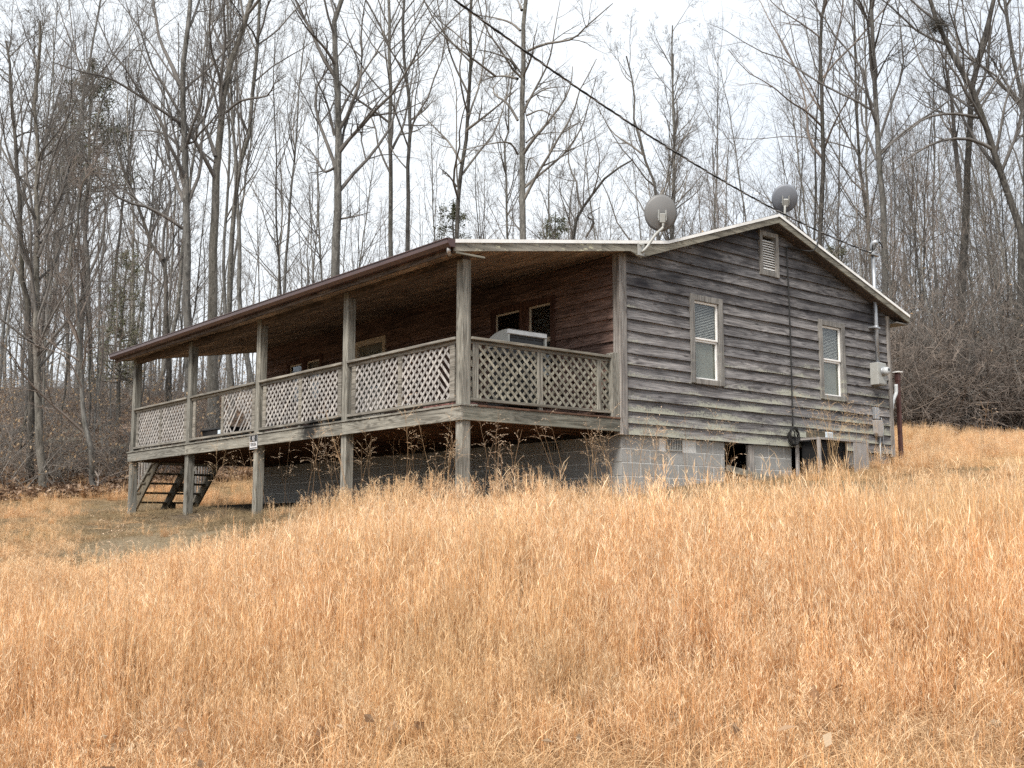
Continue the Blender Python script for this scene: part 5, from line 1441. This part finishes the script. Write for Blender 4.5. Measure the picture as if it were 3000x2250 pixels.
# electric meter, mast and service line
em = empty('electric_meter', (6.55, -0.1, 1.25)); tag(em, 'grey electric meter box with conduit mast through the eave', 'electric meter')
mb = box('meter_box', 6.44, 6.72, -0.20, -0.03, 1.25, 1.66, M['greybox'], em, 0.008)
box('box_lid', 6.455, 6.705, -0.208, -0.200, 1.27, 1.645, M['greybox'], em, 0.003)
tube('meter_collar', [(6.60, -0.205, 1.50), (6.60, -0.235, 1.50)], 0.088, M['galv'], em, 20)
tube('meter_dome', [(6.60, -0.23, 1.50), (6.60, -0.30, 1.50), (6.60, -0.325, 1.50)], [0.078, 0.074, 0.055], M['pvc'], em, 20)
box('meter_face', 6.575, 6.625, -0.329, -0.324, 1.50, 1.545, M['black'], em, 0)
box('hub', 6.53, 6.65, -0.17, -0.05, 1.66, 1.675, M['galv'], em)
tube('conduit', [(6.59, -0.11, 1.66), (6.59, -0.11, 2.5), (6.59, -0.11, 3.80)], 0.036, M['galv'], em, 12)
tube('coupling', [(6.59, -0.11, 2.30), (6.59, -0.11, 2.37)], 0.044, M['galv'], em, 12)
box('strap', 6.44, 6.66, -0.155, -0.03, 2.31, 2.34, M['galv'], em)
V, flc = ring_tube(smooth_path([(0, 0, -0.02), (0, 0, 0.06), (0.0, -0.04, 0.12), (0.02, -0.10, 0.11)], 9), np.array([0.05, 0.062, 0.07, 0.074, 0.076, 0.076, 0.072, 0.066, 0.05])*0.78, 12)
mesh_obj('weatherhead', fast_mesh('weatherhead', V, flc, M['galv'], True), em, (6.59, -0.11, 3.82))
box('clevis', 6.50, 6.74, -0.16, -0.06, 3.70, 3.73, M['galv'], em)
tube('insulator', [(6.47, -0.12, 3.69), (6.47, -0.12, 3.76)], 0.03, M['pvc'], em, 10)
a_ = np.linspace(0, 5.4, 18)
tube('drip_loop', np.stack([6.66+0.12*np.cos(a_), -0.2+0.02*a_, 3.86+0.12*np.sin(a_)], -1), 0.013, M['cable'], em, 6)
tube('drip_loop', smooth_path([(6.60, -0.18, 3.90), (6.45, -0.24, 3.80), (6.38, -0.22, 3.72), (6.45, -0.14, 3.72)], 12), 0.012, M['cable'], em, 6)

end = at(1240, -70, 11.5); start = np.array([6.45, -0.14, 3.73])
sl = empty('service_cable', start); tag(sl, 'twisted overhead power cable running from roof mast to upper left', 'cable')
tt = np.linspace(0, 1, 420); line = start*(1-tt[:, None])+end*tt[:, None]; line[:, 2] -= 4*0.30*tt*(1-tt)
dirn = unit(end-start); sx = unit(np.cross(dirn, (0, 0, 1))); ux = np.cross(sx, dirn); Lc = np.linalg.norm(end-start)
for i, (m, rr) in enumerate((('cable', 0.0078), ('cable', 0.0078), ('alum', 0.0055))):
    ph = tt*Lc*2*math.pi/0.55+i*2.094
    tube('strand', line+0.0085*(np.cos(ph)[:, None]*sx+np.sin(ph)[:, None]*ux), rr, M[m], sl, 6)

cc_ = empty('coax_cable', (4.03, -0.05, 0.1)); tag(cc_, 'black cable hanging down the gable to a tangled coil', 'cable')
tube('hanging_run', smooth_path([(4.62, -0.272, 3.60), (4.58, -0.285, 3.53), (4.42, -0.28, 3.40), (4.20, -0.06, 3.46), (4.02, -0.064, 3.44), (4.015, -0.062, 3.2), (4.03, -0.062, 2.6), (4.035, -0.061, 1.8), (4.03, -0.061, 1.0), (4.02, -0.062, 0.35)], 60), 0.012, M['cable'], cc_, 6)
rc = np.random.default_rng(3); pts_c = []
for k in range(9):
    for a in np.linspace(0, 2*math.pi, 14, endpoint=False):
        pts_c.append((3.97+(0.13+0.03*math.sin(k*1.7))*math.sin(a)*(0.6+0.4*rc.random()), -0.07-0.025*rc.random()-0.03*(k % 3), 0.16+0.17*math.cos(a)*(0.7+0.3*rc.random())))
tube('coil', smooth_path(pts_c, 240), 0.007, M['cable'], cc_, 5)

tb = empty('telephone_box', (6.6, -0.05, 0.3)); tag(tb, 'small grey utility boxes low on the gable under the meter', 'utility box')
box('upper_box', 6.46, 6.60, -0.10, -0.03, 0.62, 0.84, M['galv'], tb, 0.01)
prism('lower_box', [(6.44, 0.60), (6.46, 0.36), (6.50, 0.30), (6.62, 0.30), (6.66, 0.42), (6.64, 0.60)], 'y', -0.13, -0.03, M['ply'], tb, 0.008)
tube('conduit', [(6.63, -0.06, 0.30), (6.63, -0.06, -0.25)], 0.013, M['pvc'], tb, 8)
tube('wire', smooth_path([(6.72, -0.05, 0.66), (6.76, -0.06, 0.5), (6.75, -0.06, 0.2), (6.84, -0.08, -0.05)], 14), 0.006, M['pvc'], tb, 5)

# old heat pump cabinet against the gable
ac = empty('heat_pump', (4.8, -0.28, -0.5)); tag(ac, 'old open framed heat pump cabinet against the gable, overgrown', 'heat pump')
ax0, ax1, ay0, ay1, az0, az1 = 4.10, 5.54, -0.52, -0.035, -0.70, 0.135
for (x, y) in ((ax0, ay0), (ax1-0.05, ay0), (ax0, ay1-0.05), (ax1-0.05, ay1-0.05)):
    box('corner_post', x, x+0.05, y, y+0.05, az0, az1, M['ply'], ac)
box('top_bar', ax0+0.05, ax1-0.05, ay0+0.004, ay0+0.034, az1-0.03, az1-0.002, M['ply'], ac)
box('top_bar', ax0+0.008, ax0+0.036, ay0+0.05, ay1-0.05, az1-0.03, az1-0.002, M['ply'], ac)
box('top_panel', ax0+0.005, ax1-0.005, ay0+0.005, ay1, az1, az1+0.008, M['ply'], ac)
box('side_panel', ax1-0.44, ax1-0.052, ay0+0.008, ay0+0.020, az0+0.02, az1-0.032, M['ply'], ac)
box('coil', ax0+0.09, ax1-0.46, ay0+0.15, ay0+0.20, az0+0.05, az1-0.04, M['black'], ac)
box('coil', ax0+0.10, ax0+0.14, ay0+0.21, ay1-0.06, az0+0.05, az1-0.04, M['black'], ac)
for k in range(22):
    x = ax0+0.10+k*0.039
    box('grille_bar', x, x+0.006, ay0+0.12, ay0+0.13, az0+0.05, az1-0.04, M['black'], ac, 0)
bk = beam_between('wood_block', (4.13, -0.30, 0.205), (4.46, -0.34, 0.20), 0.13, 0.115, M['stair'], None, 0.006)
tag(bk, 'short weathered timber block lying on the heat pump', 'block')
cb = empty('disconnect_box', (4.93, -0.1, 0.146)); tag(cb, 'small pale blue box on the heat pump beside the timber block', 'utility box')
box('box_body', 4.80, 5.03, -0.16, -0.05, 0.145, 0.29, M['bluelabel'], cb, 0.01)
box('box_cover', 4.84, 5.00, -0.172, -0.161, 0.16, 0.275, M['pvc'], cb, 0.004)
tube('whip', smooth_path([(4.80, -0.12, 0.22), (4.70, -0.16, 0.23), (4.62, -0.14, 0.15)], 8), 0.014, M['rust'], cb, 6)

# rusty post and grey pipe past the back corner
rp = empty('rusty_post', (7.62, 0.12, -0.1)); tag(rp, 'rusty brown square post standing past the back corner', 'post')
box('shaft', 7.585, 7.655, 0.09, 0.16, gz1(7.62, 0.12)-0.3, 1.58, M['rust'], rp, 0.006)
box('collar', 7.578, 7.662, 0.083, 0.167, 1.44, 1.60, M['rust'], rp, 0.006)
prism('cap', [(7.55, 1.602), (7.70, 1.612), (7.71, 1.632), (7.56, 1.625)], 'y', 0.06, 0.19, M['white'], rp)
pv = empty('vent_pipe', (7.2, 0.0, 0.6)); tag(pv, 'bent grey plastic pipe at the back corner of the house', 'pipe')
tube('pipe', smooth_path([(7.165, -0.0, 0.80), (7.17, -0.0, 0.95), (7.28, -0.0, 1.10), (7.34, -0.0, 1.18), (7.345, -0.0, 1.34)], 20), 0.036, M['pvc'], pv, 12)
tube('elbow', smooth_path([(7.165, -0.0, 0.84), (7.172, -0.0, 0.94), (7.21, -0.0, 1.0)], 7), 0.043, M['pvc'], pv, 12)

# gas grill behind the near railing
gg = empty('gas_grill', (-1.55, 0.55, 0.24)); tag(gg, 'gas grill with dull silver lid behind the near lattice railing', 'grill')
gx0, gx1, gy0, gy1 = -1.86, -1.14, 0.34, 0.86
lid_pts = [(gy0, 1.18), (gy0, 1.37), (gy0+0.05, 1.40)]+[(gy0+0.05+0.46*math.sin(a), 1.18+0.22*math.cos(a)) for a in np.linspace(0.15, math.pi/2, 9)]
for (xa, xb2) in ((gx0, gx0+0.035), (gx1-0.035, gx1)):
    prism('lid_side', lid_pts, 'x', xa, xb2, M['grey_lid'], gg)
n_ = len(lid_pts)
for j in range(1, n_-1):
    (ya, za), (yb, zb_) = lid_pts[j], lid_pts[j+1]
    beam_between('lid_sheet', (gx0+0.036, (ya+yb)/2, (za+zb_)/2), (gx1-0.036, (ya+yb)/2, (za+zb_)/2), math.hypot(yb-ya, zb_-za)+0.006, 0.006, M['silver'], gg, 0.001,
                 (0, -(zb_-za), (yb-ya)) if abs(yb-ya) > 1e-3 else (0, -1, 0))
box('lid_edge', gx0-0.006, gx1+0.006, gy0-0.012, gy0+0.03, 1.325, 1.405, M['silver'], gg, 0.018)
box('lid_back', gx0+0.036, gx1-0.036, gy0+0.03, gy0+0.04, 1.16, 1.33, M['black'], gg)
for k in range(4):
    box('vent_slot', gx0+0.07+k*0.155, gx0+0.19+k*0.155, gy0+0.022, gy0+0.029, 1.285, 1.30, M['hollow_shade'], gg)
box('firebox', gx0+0.01, gx1-0.01, gy0+0.04, gy1-0.02, 0.98, 1.178, M['black'], gg, 0.02)
box('cabinet', gx0+0.03, gx1-0.03, gy0+0.05, gy1-0.04, 0.33, 0.978, M['black'], gg, 0.008)
for (x, y) in ((gx0+0.03, gy0+0.06), (gx1-0.07, gy0+0.06), (gx0+0.03, gy1-0.09), (gx1-0.07, gy1-0.09)):
    box('leg', x, x+0.04, y, y+0.04, 0.242, 0.329, M['black'], gg)
box('side_shelf', gx0-0.36, gx0-0.008, gy0+0.08, gy1-0.08, 1.02, 1.05, M['black'], gg)
box('side_shelf', gx1+0.008, gx1+0.34, gy0+0.08, gy1-0.08, 1.02, 1.05, M['black'], gg)
tube('handle', [(gx0+0.1, gy1+0.05, 1.22), (gx1-0.1, gy1+0.05, 1.22)], 0.014, M['black'], gg)

# porch clutter
def tag_box(nm, args, mat, label, cat, bevel=0.01):
    o = box(nm, *args, mat, None, bevel); tag(o, label, cat); return o
tote = empty('storage_tote', (-2.45, 8.0, 0.24)); tag(tote, 'black storage tote with a pale label seen through the open railing bay', 'tote')
prism('tub', [(-2.68, 0.242), (-2.22, 0.242), (-2.18, 0.46), (-2.72, 0.46)], 'y', 7.45, 8.55, M['black'], tote, 0.01)
box('lid', -2.74, -2.16, 7.43, 8.57, 0.461, 0.49, M['black'], tote)
box('label_sticker', -2.735, -2.728, 7.62, 7.80, 0.37, 0.44, M['bluelabel'], tote, 0)
ch = empty('metal_chair', (-2.2, 6.75, 0.24)); tag(ch, 'dark curved back chair behind the broken lattice', 'chair')
tube('back_hoop', smooth_path([(-2.45, 6.5, 0.66), (-2.42, 6.5, 0.95), (-2.40, 6.75, 1.03), (-2.42, 7.0, 0.95), (-2.45, 7.0, 0.66)], 20), 0.014, M['galv'], ch)
box('seat', -2.48, -2.02, 6.49, 7.01, 0.62, 0.67, M['black'], ch, 0.015)
box('back_pad', -2.445, -2.415, 6.55, 6.95, 0.70, 0.96, M['dark_wood'], ch)
for (x, y) in ((-2.46, 6.51), (-2.46, 6.99), (-2.04, 6.51), (-2.04, 6.99)):
    tube('leg', [(x, y, 0.63), (x*1.01, y, 0.242)], 0.013, M['galv'], ch, 6)
pb = empty('cardboard_box', (-2.5, 0.8, 0.24)); tag(pb, 'low faded pink box under the near end of railing', 'box')
box('tray', -2.72, -2.30, 0.45, 1.15, 0.242, 0.33, M['pink'], pb)
box('flap', -2.73, -2.715, 0.50, 1.10, 0.25, 0.345, M['pink'], pb)
dg = empty('scorched_bin', (-2.55, 3.9, 0.24)); tag(dg, 'dark low bin on the deck behind the scorched beam', 'bin')
prism('tub', [(-2.72, 0.242), (-2.42, 0.242), (-2.38, 0.42), (-2.76, 0.42)], 'y', 3.5, 4.35, M['black'], dg, 0.01)
cu = tube('tin_can', [(-2.80, 3.72, 0.242), (-2.80, 3.72, 0.30), (-2.80, 3.72, 0.305)], [0.035, 0.035, 0.030], M['pvc'], None, 12); tag(cu, 'pale tin can on the deck edge by the scorch mark', 'can')
lean = beam_between('leaning_broom', (-2.30, 4.95, 0.25), (-2.62, 4.55, 0.98), 0.03, 0.03, M['rail_y'], None); tag(lean, 'pole leaning behind lattice beside the third post', 'pole')

# sign on the third post
SY, SZ = 2*BAY+0.05, 0.095
sg = empty('warning_sign', (-2.945, SY, SZ-0.12)); tag(sg, 'small black and white no trespassing sign on a post', 'sign')
sx0 = -2.948
box('plate', sx0, sx0+0.004, SY-0.145, SY+0.145, SZ-0.125, SZ+0.125, M['sign_black'], sg, 0)
for (a, b, c, d) in ((-0.140, 0.140, 0.113, 0.121), (-0.140, 0.140, -0.121, -0.113), (-0.140, -0.133, -0.112, 0.112), (0.133, 0.140, -0.112, 0.112)):
    box('border', sx0-0.0025, sx0-0.0005, SY+a, SY+b, SZ+c, SZ+d, M['sign_white'], sg, 0)
box('white_field', sx0-0.0025, sx0-0.0005, SY-0.131, SY+0.131, SZ-0.095, SZ+0.0, M['sign_white'], sg, 0)
def text(body, size, y, z, mat, xs, sx_=1.0):
    cu_ = bpy.data.curves.new('lettering', 'FONT'); cu_.body = body; cu_.size = size; cu_.align_x = 'CENTER'; cu_.align_y = 'CENTER'
    cu_.extrude = 0.0004; cu_.materials.append(mat); o = bpy.data.objects.new('lettering', cu_)
    me_ = bpy.data.meshes.new_from_object(o); o = bpy.data.objects.new('lettering', me_)
    link(o, sg, (xs, y, z)); o.rotation_euler = (math.pi/2, 0, -math.pi/2); o.scale = (sx_, 1, 1); return o
text('NO', 0.125, SY, SZ+0.055, M['sign_white'], sx0-0.0035, 0.5)
text('TRESPASSING', 0.085, SY, SZ-0.047, M['sign_black'], sx0-0.0045, 0.46)

# logs and stones on the bank to the left
rl_ = np.random.default_rng(9)
for i, (u, v, d, L2, az_, lab) in enumerate(((330, 1392, 33, 2.4, 0.2, 'fallen log lying across the leafy bank left of the porch'),
                                             (290, 1375, 34.5, 1.8, -0.15, 'shorter rotting log just above the long one on the bank'))):
    x, y = column(u, d); z = gz1(x, y)+0.14; dv = RT*math.cos(az_)+np.array([FW[0], FW[1], 0])*math.sin(az_)
    p = np.array([x, y, z]); pts_ = [p-dv*L2/2, p+np.array([0, 0, 0.05]), p+dv*L2/2+np.array([0, 0, 0.12])]
    lg = tube('fallen_log', smooth_path(pts_, 8), np.linspace(0.13, 0.09, 8), M['bark_dark'], None, 9); tag(lg, lab, 'log')
for i, (u, d, s, lab) in enumerate(((350, 35.5, 0.55, 'largest mossy boulder on the bank near the porch post'), (185, 36.5, 0.42, 'mossy stone on the leafy bank between two trunks'),
                                    (300, 31.2, 0.30, 'small stone at the foot of the crooked tree'), (215, 38.5, 0.38, 'grey stone high on the leafy bank'))):
    x, y = column(u, d); bm = bmesh.new(); bmesh.ops.create_icosphere(bm, subdivisions=3, radius=s)
    for vtx in bm.verts:
        c = vtx.co; k = 1+0.28*math.sin(c.x*5/s*0.5+i)*math.cos(c.y*4/s*0.5+i*2)+0.12*math.sin(c.z*9/s*0.5)
        vtx.co = Vector((c.x*k*1.3, c.y*k, c.z*k*0.62))
    o = bm_obj('boulder', bm, M['stone'], None, (x, y, gz1(x, y)+0.05), True); tag(o, lab, 'boulder')
# clump of twigs high in the curved tree
x_, y_, z_ = at(1900+1085*0.7835, 92*0.7835, 41)
r_ = np.random.default_rng(5); T = Tubes(); nn_ = 420
p = r_.normal(0, 0.17, (nn_, 3))*np.array([1.2, 1.2, 0.7]); D = unit(r_.normal(size=(nn_, 3))*np.array([1, 1, 0.5]))
P_, R_n = extend(r_, p, D, r_.uniform(0.25, 0.6, nn_), np.full(nn_, 0.007), 4, 0.3, 0.0, minr=0.004); T.add(P_, R_n, 3)
nest = mesh_obj('squirrel_nest', T.mesh('squirrel_nest', M['bark_dark']), None, (x_, y_, z_)); tag(nest, 'dark ball of twigs high in the curved tree', 'nest')
